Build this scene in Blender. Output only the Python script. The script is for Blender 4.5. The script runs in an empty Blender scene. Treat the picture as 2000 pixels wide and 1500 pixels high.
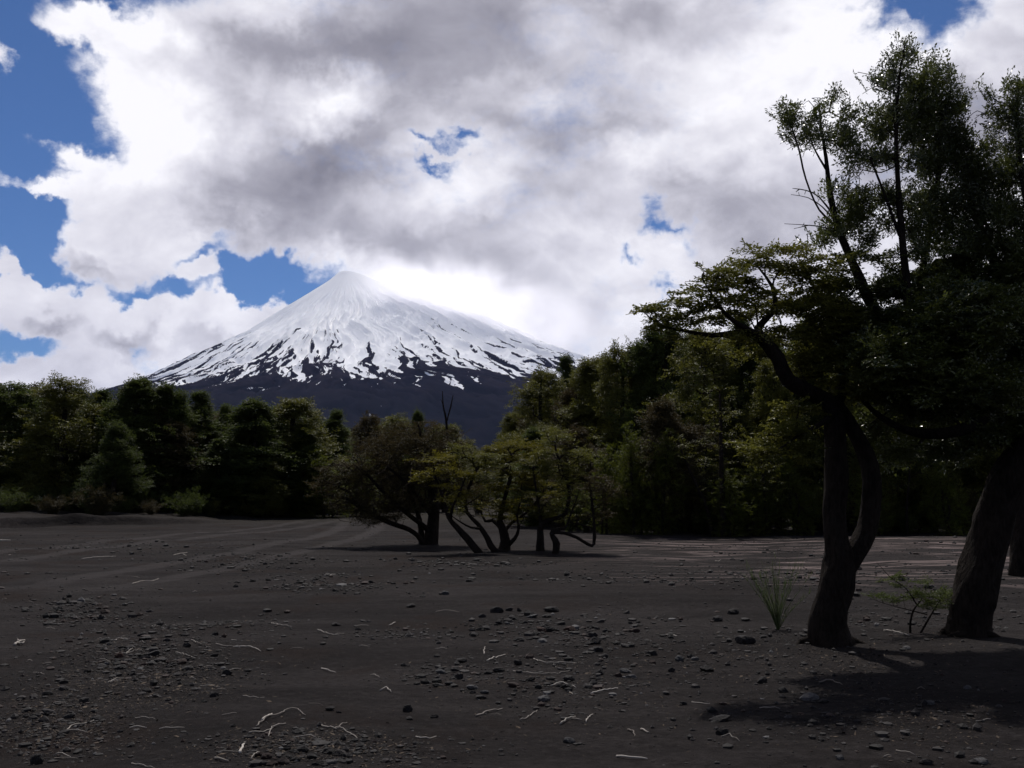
import bpy, math, random
import numpy as np
from mathutils import Vector, Matrix
R = math.radians
scene = bpy.context.scene
COL = scene.collection

# ------------------------------------------------------------------ camera
FPX = 1946.0
PITCH = R(6.15)
EYE = 1.6
cam_d = bpy.data.cameras.new("camera")
cam_d.sensor_width = 36.0
cam_d.lens = 36.0 * FPX / 2000.0
cam_d.clip_start = 0.05
cam_d.clip_end = 60000
cam = bpy.data.objects.new("camera", cam_d)
COL.objects.link(cam)
cam.location = (0, 0, EYE)
cam.rotation_euler = (math.pi / 2 + PITCH, 0, 0)
scene.camera = cam

def ray(px, py):
    r = (px - 1000) / FPX
    u = (750 - py) / FPX
    c, s = math.cos(PITCH), math.sin(PITCH)
    return np.array([r, c - u * s, s + u * c])

def at(px, py, Y):
    """world point seen at photo pixel px,py at distance Y ahead"""
    d = ray(px, py)
    return np.array([0, 0, EYE]) + d * (Y / d[1])

# ------------------------------------------------------------------ sun
SUN_EL, SUN_AZ = 56.0, -4.0          # azimuth from +Y towards +X
sun_d = bpy.data.lights.new("sun", 'SUN')
sun_d.energy = 5.0
sun_d.angle = R(0.6)
sun_d.color = (1.0, 0.95, 0.88)
sun = bpy.data.objects.new("sun", sun_d)
COL.objects.link(sun)
sd = Vector((math.sin(R(SUN_AZ)) * math.cos(R(SUN_EL)), math.cos(R(SUN_AZ)) * math.cos(R(SUN_EL)), math.sin(R(SUN_EL))))
sun.rotation_euler = (-sd).to_track_quat('-Z', 'Y').to_euler()

scene.view_settings.view_transform = 'Standard'
scene.view_settings.look = 'None'
scene.view_settings.exposure = 0.12
scene.view_settings.gamma = 1.0
scene.cycles.max_bounces = 5
scene.cycles.diffuse_bounces = 3
scene.cycles.glossy_bounces = 2
scene.cycles.transmission_bounces = 3
scene.cycles.transparent_max_bounces = 6
scene.cycles.volume_bounces = 3
scene.cycles.caustics_reflective = False
scene.cycles.caustics_refractive = False

# ------------------------------------------------------------------ node helpers
class NT:
    def __init__(s, tree):
        s.t = tree; s.n = tree.nodes; s.l = tree.links
    def node(s, typ, ins=None, **kw):
        n = s.n.new(typ)
        for k, v in kw.items(): setattr(n, k, v)
        if ins:
            for k, v in ins.items():
                if isinstance(v, bpy.types.NodeSocket): s.l.new(v, n.inputs[k])
                else: n.inputs[k].default_value = v
        return n
    def math(s, op, a, b=None, c=None, clamp=False):
        n = s.n.new('ShaderNodeMath'); n.operation = op; n.use_clamp = clamp
        for i, v in enumerate((a, b, c)):
            if v is None: continue
            if isinstance(v, bpy.types.NodeSocket): s.l.new(v, n.inputs[i])
            else: n.inputs[i].default_value = v
        return n.outputs[0]
    def vmath(s, op, a, b=None, scale=None):
        n = s.n.new('ShaderNodeVectorMath'); n.operation = op
        for i, v in enumerate((a, b)):
            if v is None: continue
            if isinstance(v, bpy.types.NodeSocket): s.l.new(v, n.inputs[i])
            else: n.inputs[i].default_value = v
        if scale is not None: n.inputs['Scale'].default_value = scale
        return n.outputs[0]
    def noise(s, vec, scale, detail=4, rough=0.5, dist=0.0, out='Fac'):
        n = s.n.new('ShaderNodeTexNoise')
        if vec is not None: s.l.new(vec, n.inputs['Vector'])
        n.inputs['Scale'].default_value = scale; n.inputs['Detail'].default_value = detail
        n.inputs['Roughness'].default_value = rough; n.inputs['Distortion'].default_value = dist
        return n.outputs[out]
    def smooth(s, v, a, b, lo=0.0, hi=1.0, typ='SMOOTHSTEP'):
        n = s.n.new('ShaderNodeMapRange'); n.interpolation_type = typ
        s.l.new(v, n.inputs['Value'])
        n.inputs['From Min'].default_value = a; n.inputs['From Max'].default_value = b
        n.inputs['To Min'].default_value = lo; n.inputs['To Max'].default_value = hi
        return n.outputs['Result']
    def mix(s, f, a, b):
        n = s.n.new('ShaderNodeMix'); n.data_type = 'RGBA'
        for key, v in ((0, f), (6, a), (7, b)):
            if isinstance(v, bpy.types.NodeSocket): s.l.new(v, n.inputs[key])
            elif key == 0: n.inputs[0].default_value = v
            else: n.inputs[key].default_value = (*v, 1)
        return n.outputs[2]

# ------------------------------------------------------------------ sky: blue sky with a broken cloud deck
world = bpy.data.worlds.new("World")
scene.world = world
world.use_nodes = True
world.node_tree.nodes.clear()
w = NT(world.node_tree)

def azel(px, py):
    d = ray(px, py)
    return math.atan2(d[0], d[1]), math.atan2(d[2], math.hypot(d[0], d[1]))

# where the deck opens (-) and where cloud puffs stand in the openings (+): place, half sizes, tilt, amount
COVER = [
    (110, 500, 330, 110, -8, -2.4), (0, 430, 150, 90, 0, -2.2), (60, 655, 330, 50, 0, -2.3), (330, 545, 220, 60, 8, -1.2), (150, 330, 110, 70, 0, 2.2), (230, 200, 80, 110, 0, 1.2), (180, 400, 120, 50, 15, 1.6),
    (-60, 130, 290, 330, 0, -4.4), (245, 0, 200, 70, 20, -2.0), (390, 488, 110, 24, 20, -2.0), (378, 560, 80, 34, 0, -2.2),
    (560, 560, 150, 56, -14, -3.4), (480, 545, 110, 40, 10, -2.2), (288, 648, 50, 30, 0, -2.2), (910, 286, 30, 18, 10, -1.6), (856, 302, 50, 12, -8, -1.15), (862, 338, 32, 12, 0, -1.2), (880, 318, 50, 10, 0, 0.5),
    (1850, 30, 150, 78, 10, -2.6), (1770, 5, 120, 34, 0, -2.2), (1700, 60, 90, 34, 20, -1.2), (1279, 424, 40, 30, 0, -1.8), (1330, 432, 46, 18, 0, -1.4),
    (1224, 488, 30, 24, 0, -1.9), (1300, 522, 62, 18, 10, -1.7), (1340, 470, 40, 24, 0, -.9), 
    (178, 42, 110, 48, -15, 3.6), (-5, 100, 40, 75, 10, 3.6), (55, 250, 70, 26, -20, 1.5), (45, 352, 110, 24, 8, 2.6), (150, 480, 96, 48, -38, 4.0),
    (300, 500, 150, 54, -20, 2.6), (432, 532, 60, 34, -35, 3.4), (520, 545, 40, 18, -30, 2.4), (5, 540, 60, 24, 0, 3.0), (110, 590, 230, 44, 0, 4.0),
    (420, 620, 230, 62, 0, 3.4), (190, 657, 110, 38, 0, 3.8), (60, 735, 320, 50, 0, 3.4), (130, 270, 50, 25, 0, 1.3),
]
# lighter (+) and darker (-) masses of the deck
SHADE = [
    (640, 365, 250, 150, 0, -0.66), (440, 395, 300, 90, 5, -0.39), (760, 130, 380, 230, 5, -0.49), (980, 60, 330, 190, 0, -0.33), (560, 90, 200, 160, 0, -0.24),
    (1085, 285, 190, 130, 20, -0.49), (930, 470, 260, 100, 0, -0.34), (1430, 375, 330, 90, 0, -0.39), (1300, 40, 220, 100, 0, -0.28),
    (1930, 230, 200, 150, 0, -0.53), (700, 500, 280, 60, 0, -0.25), (450, 200, 170, 150, 0, -0.21), (180, 730, 200, 50, 0, -0.21), (560, 660, 200, 50, 0, -0.11),
    (1130, 640, 220, 70, 0, -0.15), (1500, 480, 220, 90, 0, -0.24), (1230, 250, 120, 60, 0, -0.11),(1000, 560, 300, 60, 0, -0.09),
    (612, 215, 110, 80, 0, 0.72), (1110, 205, 190, 55, 0, 0.36), (1150, 90, 110, 80, 0, 0.34), (300, 270, 260, 200, -20, 0.34), (880, 370, 180, 90, 20, 0.34),
    (1240, 320, 90, 60, 0, 0.30), (1550, 230, 230, 160, 0, 0.32), (1330, 560, 300, 130, 0, 0.22), (720, 60, 60, 40, 0, .1), (1850, 120, 250, 60, -20, 0.34),
    (330, 90, 160, 60, -20, 0.30), (560, 30, 170, 60, 0, 0.32), (1600, 60, 220, 100, 0, .25), (900, 620, 220, 70, 0, .2), (300, 590, 330, 60, 0, 0.14), (420, 470, 160, 30, 0, .1),
    (250, 625, 420, 150, 0, -0.22), (90, 610, 60, 20, 0, -.3), (260, 640, 90, 24, 0, -.3), (470, 655, 110, 26, 0, -.3), (1450, 170, 330, 200, 0, -0.22), (1320, 600, 300, 110, 0, -.2), (150, 500, 60, 20, -30, -.25), (1750, 330, 200, 130, 0, -.3),
]
dirv = w.node('ShaderNodeTexCoord').outputs['Generated']
sep = w.node('ShaderNodeSeparateXYZ', {0: dirv})
az = w.math('ARCTAN2', sep.outputs[0], sep.outputs[1])
el = w.math('ARCSINE', sep.outputs[2])
pos = w.node('ShaderNodeCombineXYZ', {0: az, 1: el, 2: 0.0}).outputs[0]
wp1 = w.vmath('SCALE', w.vmath('SUBTRACT', w.noise(dirv, 5.0, 3, 0.55, out='Color'), (0.5, 0.5, 0.5)), scale=0.14)
wp2 = w.vmath('SCALE', w.vmath('SUBTRACT', w.noise(dirv, 22.0, 3, 0.6, out='Color'), (0.5, 0.5, 0.5)), scale=0.055)
wp3 = w.vmath('SCALE', w.vmath('SUBTRACT', w.noise(dirv, 75.0, 3, 0.65, out='Color'), (0.5, 0.5, 0.5)), scale=0.022)
wpos = w.vmath('ADD', w.vmath('ADD', pos, wp3), w.vmath('ADD', wp1, wp2))

def blobs(lst, start, grad='SPHERICAL'):
    acc = start
    for (px, py, rx, ry, rot, amp) in lst:
        a0, e0 = azel(px, py)
        a1, _ = azel(px + rx, py); _, e1 = azel(px, py - ry)
        sx, sy = abs(a1 - a0), abs(e1 - e0)
        m = w.n.new('ShaderNodeMapping'); m.vector_type = 'TEXTURE'
        w.l.new(wpos, m.inputs[0])
        m.inputs['Location'].default_value = (a0, e0, 0)
        m.inputs['Rotation'].default_value = (0, 0, R(rot))
        m.inputs['Scale'].default_value = (sx * 1.25, sy * 1.25, 1)
        g = w.n.new('ShaderNodeTexGradient'); g.gradient_type = grad
        w.l.new(m.outputs[0], g.inputs[0])
        acc = w.math('MULTIPLY_ADD', g.outputs['Fac'], amp, acc)
    return acc

flat = w.node('ShaderNodeMapping', {0: dirv}); flat.inputs['Scale'].default_value = (1, 1, 1.5)
fv = flat.outputs[0]
fbm = w.noise(fv, 8.0, 11, 0.70, 0.1)
# unseen sky behind the camera and overhead opened to blue, to cut fill light
behind = w.math('ADD', w.smooth(sep.outputs[1], -0.55, 0.25, -1.1, 0.0), w.smooth(sep.outputs[2], 0.55, 0.85, 0.0, -2.2))
cov = blobs(COVER, w.math('MULTIPLY_ADD', fbm, 4.4, w.math('SUBTRACT', behind, 0.45)))
alpha = w.math('POWER', w.smooth(cov, -0.1, 1.65), 1.2)
fbm2 = w.noise(fv, 6.0, 7, 0.52, 0.5)
fbm3 = w.noise(fv, 26.0, 5, 0.55, 0.3)
sh0 = w.math('MULTIPLY_ADD', fbm2, 0.70, 0.48)
sh0 = w.math('MULTIPLY_ADD', fbm3, 0.16, w.math('SUBTRACT', sh0, 0.08))
fbm4 = w.noise(fv, 13.0, 7, 0.58, 0.6)
sh0 = w.math('MULTIPLY_ADD', fbm4, 0.50, w.math('SUBTRACT', sh0, 0.25))
sh = blobs(SHADE, sh0)
thin = w.smooth(cov, 0.7, 1.7, 0.16, 0.0)
sh = w.math('ADD', sh, thin)
ramp = w.node('ShaderNodeValToRGB', {0: sh})
cr = ramp.color_ramp
cr.elements[0].position = 0.05; cr.elements[0].color = (0.222, 0.217, 0.260, 1)
cr.elements[1].position = 1.15 / 1.2; cr.elements[1].color = (0.93, 0.92, 0.97, 1)
e = cr.elements.new(0.40); e.color = (0.385, 0.377, 0.435, 1)
e = cr.elements.new(0.68); e.color = (0.645, 0.635, 0.705, 1)
sky = w.node('ShaderNodeTexSky', sky_type='NISHITA')
sky.sun_disc = False
sky.sun_elevation = R(SUN_EL); sky.sun_rotation = R(SUN_AZ)
sky.altitude = 600; sky.air_density = 0.9; sky.dust_density = 0.3; sky.ozone_density = 2.5
skyc = w.node('ShaderNodeVectorMath', {0: sky.outputs[0], 1: (0.029, 0.042, 0.061)}, operation='MULTIPLY').outputs[0]
col = w.mix(alpha, skyc, ramp.outputs[0])
bg = w.node('ShaderNodeBackground', {'Color': col, 'Strength': 1.0})
w.node('ShaderNodeOutputWorld', {0: bg.outputs[0]})

# ------------------------------------------------------------------ numpy noise
def _hash(i, j, s):
    with np.errstate(over='ignore'):
        h = (i.astype(np.int64) * 374761393 + j.astype(np.int64) * 668265263 + s * 1442695041) & 0xffffffff
        h = ((h ^ (h >> 13)) * 1274126177) & 0xffffffff
        h = h ^ (h >> 16)
    return (h & 0xffffff) / float(0xffffff)

def vnoise(x, y, s=0):
    x = np.asarray(x, float); y = np.asarray(y, float)
    i = np.floor(x); j = np.floor(y)
    fx = x - i; fy = y - j
    fx = fx * fx * (3 - 2 * fx); fy = fy * fy * (3 - 2 * fy)
    i = i.astype(np.int64); j = j.astype(np.int64)
    a = _hash(i, j, s); b = _hash(i + 1, j, s); c = _hash(i, j + 1, s); d = _hash(i + 1, j + 1, s)
    return (a + (b - a) * fx) * (1 - fy) + (c + (d - c) * fx) * fy

def fnoise(x, y, s=0, oct=5, gain=0.5):
    t = 0; a = 1; n = 0
    for k in range(oct):
        t = t + a * vnoise(x * 2 ** k + 17.3 * k, y * 2 ** k - 9.1 * k, s + k); n += a; a *= gain
    return t / n

def sstep(x, a, b):
    t = np.clip((x - a) / (b - a), 0, 1)
    return t * t * (3 - 2 * t)

# ------------------------------------------------------------------ mesh helpers
def mesh_np(name, V, F, mat, smooth=False, parent=None, loc=None):
    V = np.ascontiguousarray(V, dtype=np.float32); F = np.ascontiguousarray(F, dtype=np.int32)
    me = bpy.data.meshes.new(name)
    k = F.shape[1]
    me.vertices.add(len(V)); me.vertices.foreach_set('co', V.ravel())
    me.loops.add(F.size); me.loops.foreach_set('vertex_index', F.ravel())
    me.polygons.add(len(F)); me.polygons.foreach_set('loop_start', np.arange(len(F), dtype=np.int32) * k)
    if smooth: me.polygons.foreach_set('use_smooth', np.ones(len(F), dtype=bool))
    else: me.polygons.foreach_set('use_smooth', np.zeros(len(F), dtype=bool))
    me.update(calc_edges=True)
    me.materials.append(mat)
    o = bpy.data.objects.new(name, me); COL.objects.link(o)
    if parent is not None: o.parent = parent
    if loc is not None: o.location = loc
    return o

def tag(o, label=None, cat=None, group=None, kind=None):
    if label: o['label'] = label
    if cat: o['category'] = cat
    if group: o['group'] = group
    if kind: o['kind'] = kind
    return o

def empty(name, loc=(0, 0, 0)):
    o = bpy.data.objects.new(name, None); COL.objects.link(o); o.location = loc
    o.empty_display_size = 0.3
    return o

def dup(root, loc, rotz=0.0, scale=(1, 1, 1)):
    c = root.copy(); COL.objects.link(c); c.location = loc
    c.rotation_euler = (0, 0, rotz); c.scale = scale
    for ch in root.children:
        d = ch.copy(); COL.objects.link(d); d.parent = c
    return c

class Acc:
    def __init__(s): s.V = []; s.F = []; s.n = 0
    def add(s, V, F):
        s.V.append(V); s.F.append(F + s.n); s.n += len(V)
    def build(s, name, mat, parent=None, smooth=False):
        return mesh_np(name, np.concatenate(s.V), np.concatenate(s.F), mat, smooth, parent)

def tube(acc, P, Rr, sides=6, cap=True, lump=0.0, rng=None):
    P = np.asarray(P, float); Rr = np.asarray(Rr, float); k = len(P)
    T = np.gradient(P, axis=0); T /= (np.linalg.norm(T, axis=1, keepdims=True) + 1e-9)
    ref = np.array([0.31, 0.87, 0.11]) if abs(T[0][2]) > 0.6 else np.array([0.05, 0.1, 1.0])
    N = ref - T * (T @ ref)[:, None]; N /= (np.linalg.norm(N, axis=1, keepdims=True) + 1e-9)
    B = np.cross(T, N)
    a = np.linspace(0, 2 * np.pi, sides, endpoint=False)
    rad = np.repeat(Rr[:, None], sides, 1)
    if lump > 0:
        o_ = 7 * rng.random(); ks = np.arange(k)[:, None]; cs = np.cos(a)[None, :] * 1.6 + 40; sn_ = np.sin(a)[None, :] * 1.6 + ks * 0.45 + o_
        rad = rad * (1 + lump * ((vnoise(cs, sn_) - 0.5) * 2 + (vnoise(cs * 2.3, sn_ * 2.1, 5) - 0.5) * 1.1 + (vnoise(cs * 5.3, sn_ * 3.1, 8) - 0.5) * 0.6))
    V = P[:, None, :] + rad[..., None] * (np.cos(a)[None, :, None] * N[:, None, :] + np.sin(a)[None, :, None] * B[:, None, :])
    V = V.reshape(-1, 3)
    i = np.arange(k - 1)[:, None] * sides; j = np.arange(sides)[None, :]; j2 = (j + 1) % sides
    F = np.stack([i + j, i + j2, i + sides + j2, i + sides + j], -1).reshape(-1, 4)
    if cap:
        V = np.concatenate([V, P[-1:] + T[-1:] * Rr[-1] * 0.6, P[:1]])
        c = k * sides; b = (k - 1) * sides
        jj = np.arange(0, sides, 2)
        F2 = np.stack([b + jj, b + (jj + 1) % sides, b + (jj + 2) % sides, np.full(len(jj), c)], -1)
        F3 = np.stack([(jj + 2) % sides, (jj + 1) % sides, jj, np.full(len(jj), c + 1)], -1)
        F = np.concatenate([F, F2, F3])
    acc.add(V, F)

def resample(P, step):
    """Catmull-Rom through P, points about step apart; P may carry radii in a 4th column"""
    P = np.asarray(P, float)
    Q = np.concatenate([[2 * P[0] - P[1]], P, [2 * P[-1] - P[-2]]])
    out = []
    for i in range(1, len(Q) - 2):
        p0, p1, p2, p3 = Q[i - 1], Q[i], Q[i + 1], Q[i + 2]
        n = max(2, int(np.linalg.norm((p2 - p1)[:3]) / step))
        t = np.linspace(0, 1, n, endpoint=False)[:, None]
        out.append(0.5 * ((2 * p1) + (-p0 + p2) * t + (2 * p0 - 5 * p1 + 4 * p2 - p3) * t ** 2 + (-p0 + 3 * p1 - 3 * p2 + p3) * t ** 3))
    out.append(P[-1:])
    return np.concatenate(out)

# ------------------------------------------------------------------ materials
def new_mat(name):
    m = bpy.data.materials.new(name); m.use_nodes = True; m.node_tree.nodes.clear()
    return m, NT(m.node_tree)

def leaf_mat(name, dark, light, trans=0.35, rough=0.42, spec=0.4):
    m, t = new_mat(name)
    geo = t.node('ShaderNodeNewGeometry'); tc = t.node('ShaderNodeTexCoord'); oi = t.node('ShaderNodeObjectInfo')
    n = t.noise(tc.outputs['Object'], 1.3, 3, 0.5)
    f = t.math('MULTIPLY_ADD', geo.outputs['Random Per Island'], 0.55, t.smooth(n, 0.35, 0.65, 0.0, 0.6))
    f = t.math('ADD', f, t.math('MULTIPLY_ADD', oi.outputs['Random'], 0.3, -0.2), clamp=True)
    c = t.mix(f, dark, light)
    p = t.node('ShaderNodeBsdfPrincipled', {'Base Color': c, 'Roughness': rough, 'Specular IOR Level': spec})
    tr = t.node('ShaderNodeBsdfTranslucent', {'Color': t.mix(0.5, c, light)})
    mx = t.node('ShaderNodeMixShader', {0: trans, 1: p.outputs[0], 2: tr.outputs[0]})
    t.node('ShaderNodeOutputMaterial', {0: mx.outputs[0]})
    return m

def bark_mat(name, a, b, sc=30):
    m, t = new_mat(name)
    tc = t.node('ShaderNodeTexCoord')
    mp = t.node('ShaderNodeMapping', {0: tc.outputs['Object']}); mp.inputs['Scale'].default_value = (1, 1, 0.3)
    n = t.noise(mp.outputs[0], sc, 6, 0.65)
    n2 = t.noise(tc.outputs['Object'], sc * 0.15, 3, 0.5)
    c = t.mix(t.smooth(t.math('ADD', n, t.math('MULTIPLY', n2, 0.6)), 0.55, 1.0), a, b)
    bp = t.node('ShaderNodeBump', {'Height': n, 'Strength': 1.0, 'Distance': 0.06})
    p = t.node('ShaderNodeBsdfPrincipled', {'Base Color': c, 'Roughness': 0.95, 'Specular IOR Level': 0.05, 'Normal': bp.outputs[0]})
    t.node('ShaderNodeOutputMaterial', {0: p.outputs[0]})
    return m

M_BARK = bark_mat('bark', (0.006, 0.0045, 0.004), (0.018, 0.014, 0.012))
M_TWIG = bark_mat('twig_bark', (0.010, 0.0075, 0.006), (0.026, 0.020, 0.016))
M_LEAF_NEAR = leaf_mat('leaf_dark_green', (0.014, 0.020, 0.006), (0.062, 0.072, 0.015), 0.38, 0.33, 0.50)
M_LEAF_FOREST = leaf_mat('leaf_forest', (0.013, 0.021, 0.006), (0.052, 0.066, 0.015), 0.45, 0.55, 0.10)
M_LEAF_OLIVE = leaf_mat('leaf_olive', (0.024, 0.030, 0.006), (0.090, 0.089, 0.015), 0.40, 0.5, 0.16)
M_LEAF_YELLOW = leaf_mat('leaf_yellow_green', (0.040, 0.040, 0.004), (0.088, 0.078, 0.009), 0.50, 0.5, 0.12)
M_LEAF_BROWN = leaf_mat('leaf_brown', (0.018, 0.016, 0.007), (0.050, 0.038, 0.016), 0.30, 0.6, 0.08)
M_LEAF_BRIGHT = leaf_mat('leaf_fresh', (0.022, 0.030, 0.004), (0.065, 0.075, 0.009), 0.50, 0.5, 0.12)

# ------------------------------------------------------------------ ground
def gz(x, y):
    x = np.asarray(x, float); y = np.asarray(y, float)
    z = 0.20 * (fnoise(x / 7.0, y / 4.5, 3, 3) - 0.5) + 0.085 * (fnoise(x / 1.6 + 3, y / 1.1, 9, 3) - 0.5)
    z = z * sstep(y, 1.0, 6.0) * (1 - 0.6 * sstep(y, 60, 200))
    # long low drifts left by the water, running across the wash
    z = z + 0.05 * (vnoise((x + y * 2.4) / 9.0, (y - x * 0.10) / 1.5, 31) - 0.5) * sstep(y, 9, 14)
    # low cut bank on the left
    edge = 47.0 + 3.0 * (vnoise(x / 5.0, 0 * x, 12) - 0.5) * 2 + 1.6 * (vnoise(x / 0.9, 0 * x, 13) - 0.5) + np.maximum(0, x + 20) * 0.9
    z = z + (0.50 + 0.25 * (vnoise(x / 1.3, y / 1.3, 14) - 0.5)) * sstep(y - edge, 0.0, 0.5) * sstep(-x, 12.0, 22.0)
    return z

def gpt(px, py):
    """point on the ground seen at photo pixel px,py"""
    d = ray(px, py); Y = 30.0; z = 0.0
    for _ in range(12):
        s = (z - EYE) / d[2]; X, Y = d[0] * s, d[1] * s
        z = float(gz(X, Y))
    return np.array([X, Y, z])

def axis_pts(a, b, n, p):
    t = np.linspace(-1, 1, n)
    return t
gx = np.concatenate([-np.geomspace(25000, 45, 40), np.linspace(-44, -13, 150), np.linspace(-12.8, 12.8, 420), np.linspace(13, 44, 150), np.geomspace(45, 25000, 40)])
gy = np.concatenate([-np.geomspace(20000, 6, 24), np.linspace(-5, 2.5, 14), np.linspace(2.6, 14, 420), np.geomspace(14.04, 75, 420), np.geomspace(76, 30000, 70)])
GX, GY = np.meshgrid(gx, gy)
GZ = gz(GX, GY)
V = np.stack([GX, GY, GZ], -1).reshape(-1, 3)
nx, ny = len(gx), len(gy)
ii = (np.arange(ny - 1)[:, None] * nx + np.arange(nx - 1)[None, :]).ravel()
F = np.stack([ii, ii + 1, ii + nx + 1, ii + nx], -1)

m, t = new_mat('volcanic_ash')
tc = t.node('ShaderNodeTexCoord'); P_ = tc.outputs['Object']
sp = t.node('ShaderNodeSeparateXYZ', {0: P_})
big = t.noise(P_, 0.22, 4, 0.55)
mp = t.node('ShaderNodeMapping', {0: P_}); mp.inputs['Rotation'].default_value = (0, 0, R(8)); mp.inputs['Scale'].default_value = (0.16, 1.1, 1)
streak = t.noise(mp.outputs[0], 1.0, 6, 0.6, 0.6)
mid = t.noise(P_, 3.0, 6, 0.6)
grit = t.noise(P_, 60.0, 5, 0.7)
grit2 = t.noise(P_, 220.0, 3, 0.7)
base = t.mix(t.smooth(t.math('ADD', t.math('MULTIPLY', big, 0.6), t.math('MULTIPLY', streak, 0.5)), 0.42, 0.68), (0.0092, 0.0079, 0.0078), (0.0255, 0.0223, 0.0220))
base = t.mix(t.smooth(grit, 0.30, 0.75), t.mix(0.45, base, (0.006, 0.005, 0.006)), base)
base = t.mix(t.smooth(mid, 0.54, 0.72, 0, 0.55), base, (0.010, 0.0082, 0.0082))
g15 = t.noise(P_, 14.0, 5, 0.65)
base = t.mix(t.smooth(g15, 0.46, 0.66, 0, 0.55), base, (0.0065, 0.0056, 0.0058))
base = t.mix(t.smooth(g15, 0.46, 0.34, 0, 0.35), base, (0.032, 0.0285, 0.0290))
spk = t.smooth(grit2, 0.66, 0.76)
base = t.mix(t.math('MULTIPLY', spk, 0.45), base, (0.09, 0.082, 0.080))
red = t.smooth(t.noise(P_, 0.55, 5, 0.6), 0.50, 0.66)
red = t.math('MULTIPLY', red, t.smooth(sp.outputs[0], 2.0, -1.5, 0.25, 0.8))
base = t.mix(red, base, (0.0125, 0.0088, 0.0078))
# dry residue and sunlit sheen painted together as pale streaks on the right, in the middle distance
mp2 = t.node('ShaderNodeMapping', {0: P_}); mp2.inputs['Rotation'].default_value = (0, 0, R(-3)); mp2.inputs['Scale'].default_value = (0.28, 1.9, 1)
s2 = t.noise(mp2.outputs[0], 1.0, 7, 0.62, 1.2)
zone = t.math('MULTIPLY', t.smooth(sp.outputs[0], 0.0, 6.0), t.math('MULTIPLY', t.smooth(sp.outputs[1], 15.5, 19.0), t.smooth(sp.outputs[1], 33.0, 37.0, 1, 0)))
residue_sheen = t.math('MULTIPLY', t.smooth(s2, 0.51, 0.62), zone)
base = t.mix(t.math('MULTIPLY', residue_sheen, 0.9), base, (0.13, 0.102, 0.098))
# old wheel tracks on the left
for x0_, ph in ((-11.6, 0.0), (-7.6, 1.7)):
    u = t.math('ADD', sp.outputs[0], t.math('MULTIPLY_ADD', t.math('SINE', t.math('MULTIPLY_ADD', sp.outputs[1], 0.09, ph)), 1.4, -x0_))
    u = t.math('ADD', u, t.math('MULTIPLY_ADD', mid, 0.5, -0.25))
    dd = t.math('ABSOLUTE', t.math('SUBTRACT', t.math('ABSOLUTE', u), 0.85))
    tr_ = t.math('MULTIPLY', t.smooth(dd, 0.18, 0.42, 1, 0), t.math('MULTIPLY', t.smooth(sp.outputs[1], 14, 20), t.smooth(sp.outputs[1], 55, 64, 1, 0)))
    base = t.mix(t.math('MULTIPLY', tr_, 0.55), base, (0.034, 0.0305, 0.031))
# a trace of darker forest litter under the trees
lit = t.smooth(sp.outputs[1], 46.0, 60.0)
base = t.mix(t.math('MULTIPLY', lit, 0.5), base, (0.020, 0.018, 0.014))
hgt = t.math('ADD', t.math('MULTIPLY', grit, 0.5), t.math('ADD', t.math('MULTIPLY', mid, 1.6), t.math('MULTIPLY', grit2, 0.12)))
bp = t.node('ShaderNodeBump', {'Height': hgt, 'Strength': 0.9, 'Distance': 0.055})
p = t.node('ShaderNodeBsdfPrincipled', {'Base Color': base, 'Roughness': 0.95, 'Specular IOR Level': 0.03, 'Normal': bp.outputs[0]})
t.node('ShaderNodeOutputMaterial', {0: p.outputs[0]})
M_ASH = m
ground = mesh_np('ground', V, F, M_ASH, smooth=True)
tag(ground, 'dark grey volcanic ash of a dry wash', kind='structure')

# ------------------------------------------------------------------ volcano
VD = 9000.0
S = at(680, 533, VD)
VX, VY, VZ = S
# radius -> drop below the summit, left flank and right flank
rL = np.array([0, 95, 165, 370, 602, 925, 1296, 1900, 2315, 2900, 3800, 5200, 7200, 9000]); dL = np.array([0, 10, 72, 222, 390, 645, 858, 1195, 1345, 1480, 1640, 1850, 2060, 2120])
rR = np.array([0, 95, 175, 370, 555, 1018, 1480, 1943, 2315, 2900, 3800, 5200, 7200, 9000]); dR = np.array([0, 6, 34, 122, 205, 390, 580, 800, 950, 1160, 1430, 1760, 2060, 2120])
th = np.concatenate([np.linspace(-math.pi * 1.06, math.pi * 0.06, 1500), np.linspace(math.pi * 0.06, math.pi * 0.94, 160)[1:-1]])
rr = np.concatenate([np.linspace(2, 3400, 620), np.linspace(3415, 9000, 130)])
TH, RR = np.meshgrid(th, rr)
# smooth profiles
def prof(r, a, b):
    o = 0
    sc = np.clip(r / 400.0, 0.3, 1.0)
    for k in (-60, -30, 0, 30, 60): o = o + np.interp(np.maximum(r + k * sc, 0), a, b)
    return o / 5
wR = 0.5 + 0.5 * np.cos(TH); wR = wR * wR * (3 - 2 * wR)
drop = prof(RR, rL, dL) * (1 - wR) + prof(RR, rR, dR) * wR
ux = TH * 7.0 + 1.2 * (fnoise(TH * 3, RR / 700., 40, 3) - 0.5); uy = RR / 900.0
warp = (fnoise(TH * 5, RR / 260., 44, 4) - 0.5)
g1 = 1 - np.abs(2 * fnoise(ux * 1.35 + warp * 0.45, uy * 0.42 + warp * 0.35, 50, 4, 0.55) - 1)   # ridges that run down the slope
g2 = 1 - np.abs(2 * fnoise(ux * 3.6 + warp * 1.0, uy * 1.5 + warp * 0.8, 60, 4, 0.6) - 1)
# lateral cones and shoulders
amp = sstep(RR, 150, 1500)
dz = (g1 - 0.75) * 140 * amp + (g2 - 0.75) * 70 * sstep(RR, 500, 1600) + (fnoise(TH * 30, RR / 60., 70, 3) - 0.5) * 14 * sstep(RR, 300, 1500)
dz *= 1 - 0.5 * sstep(RR, 3500, 6000)
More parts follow.
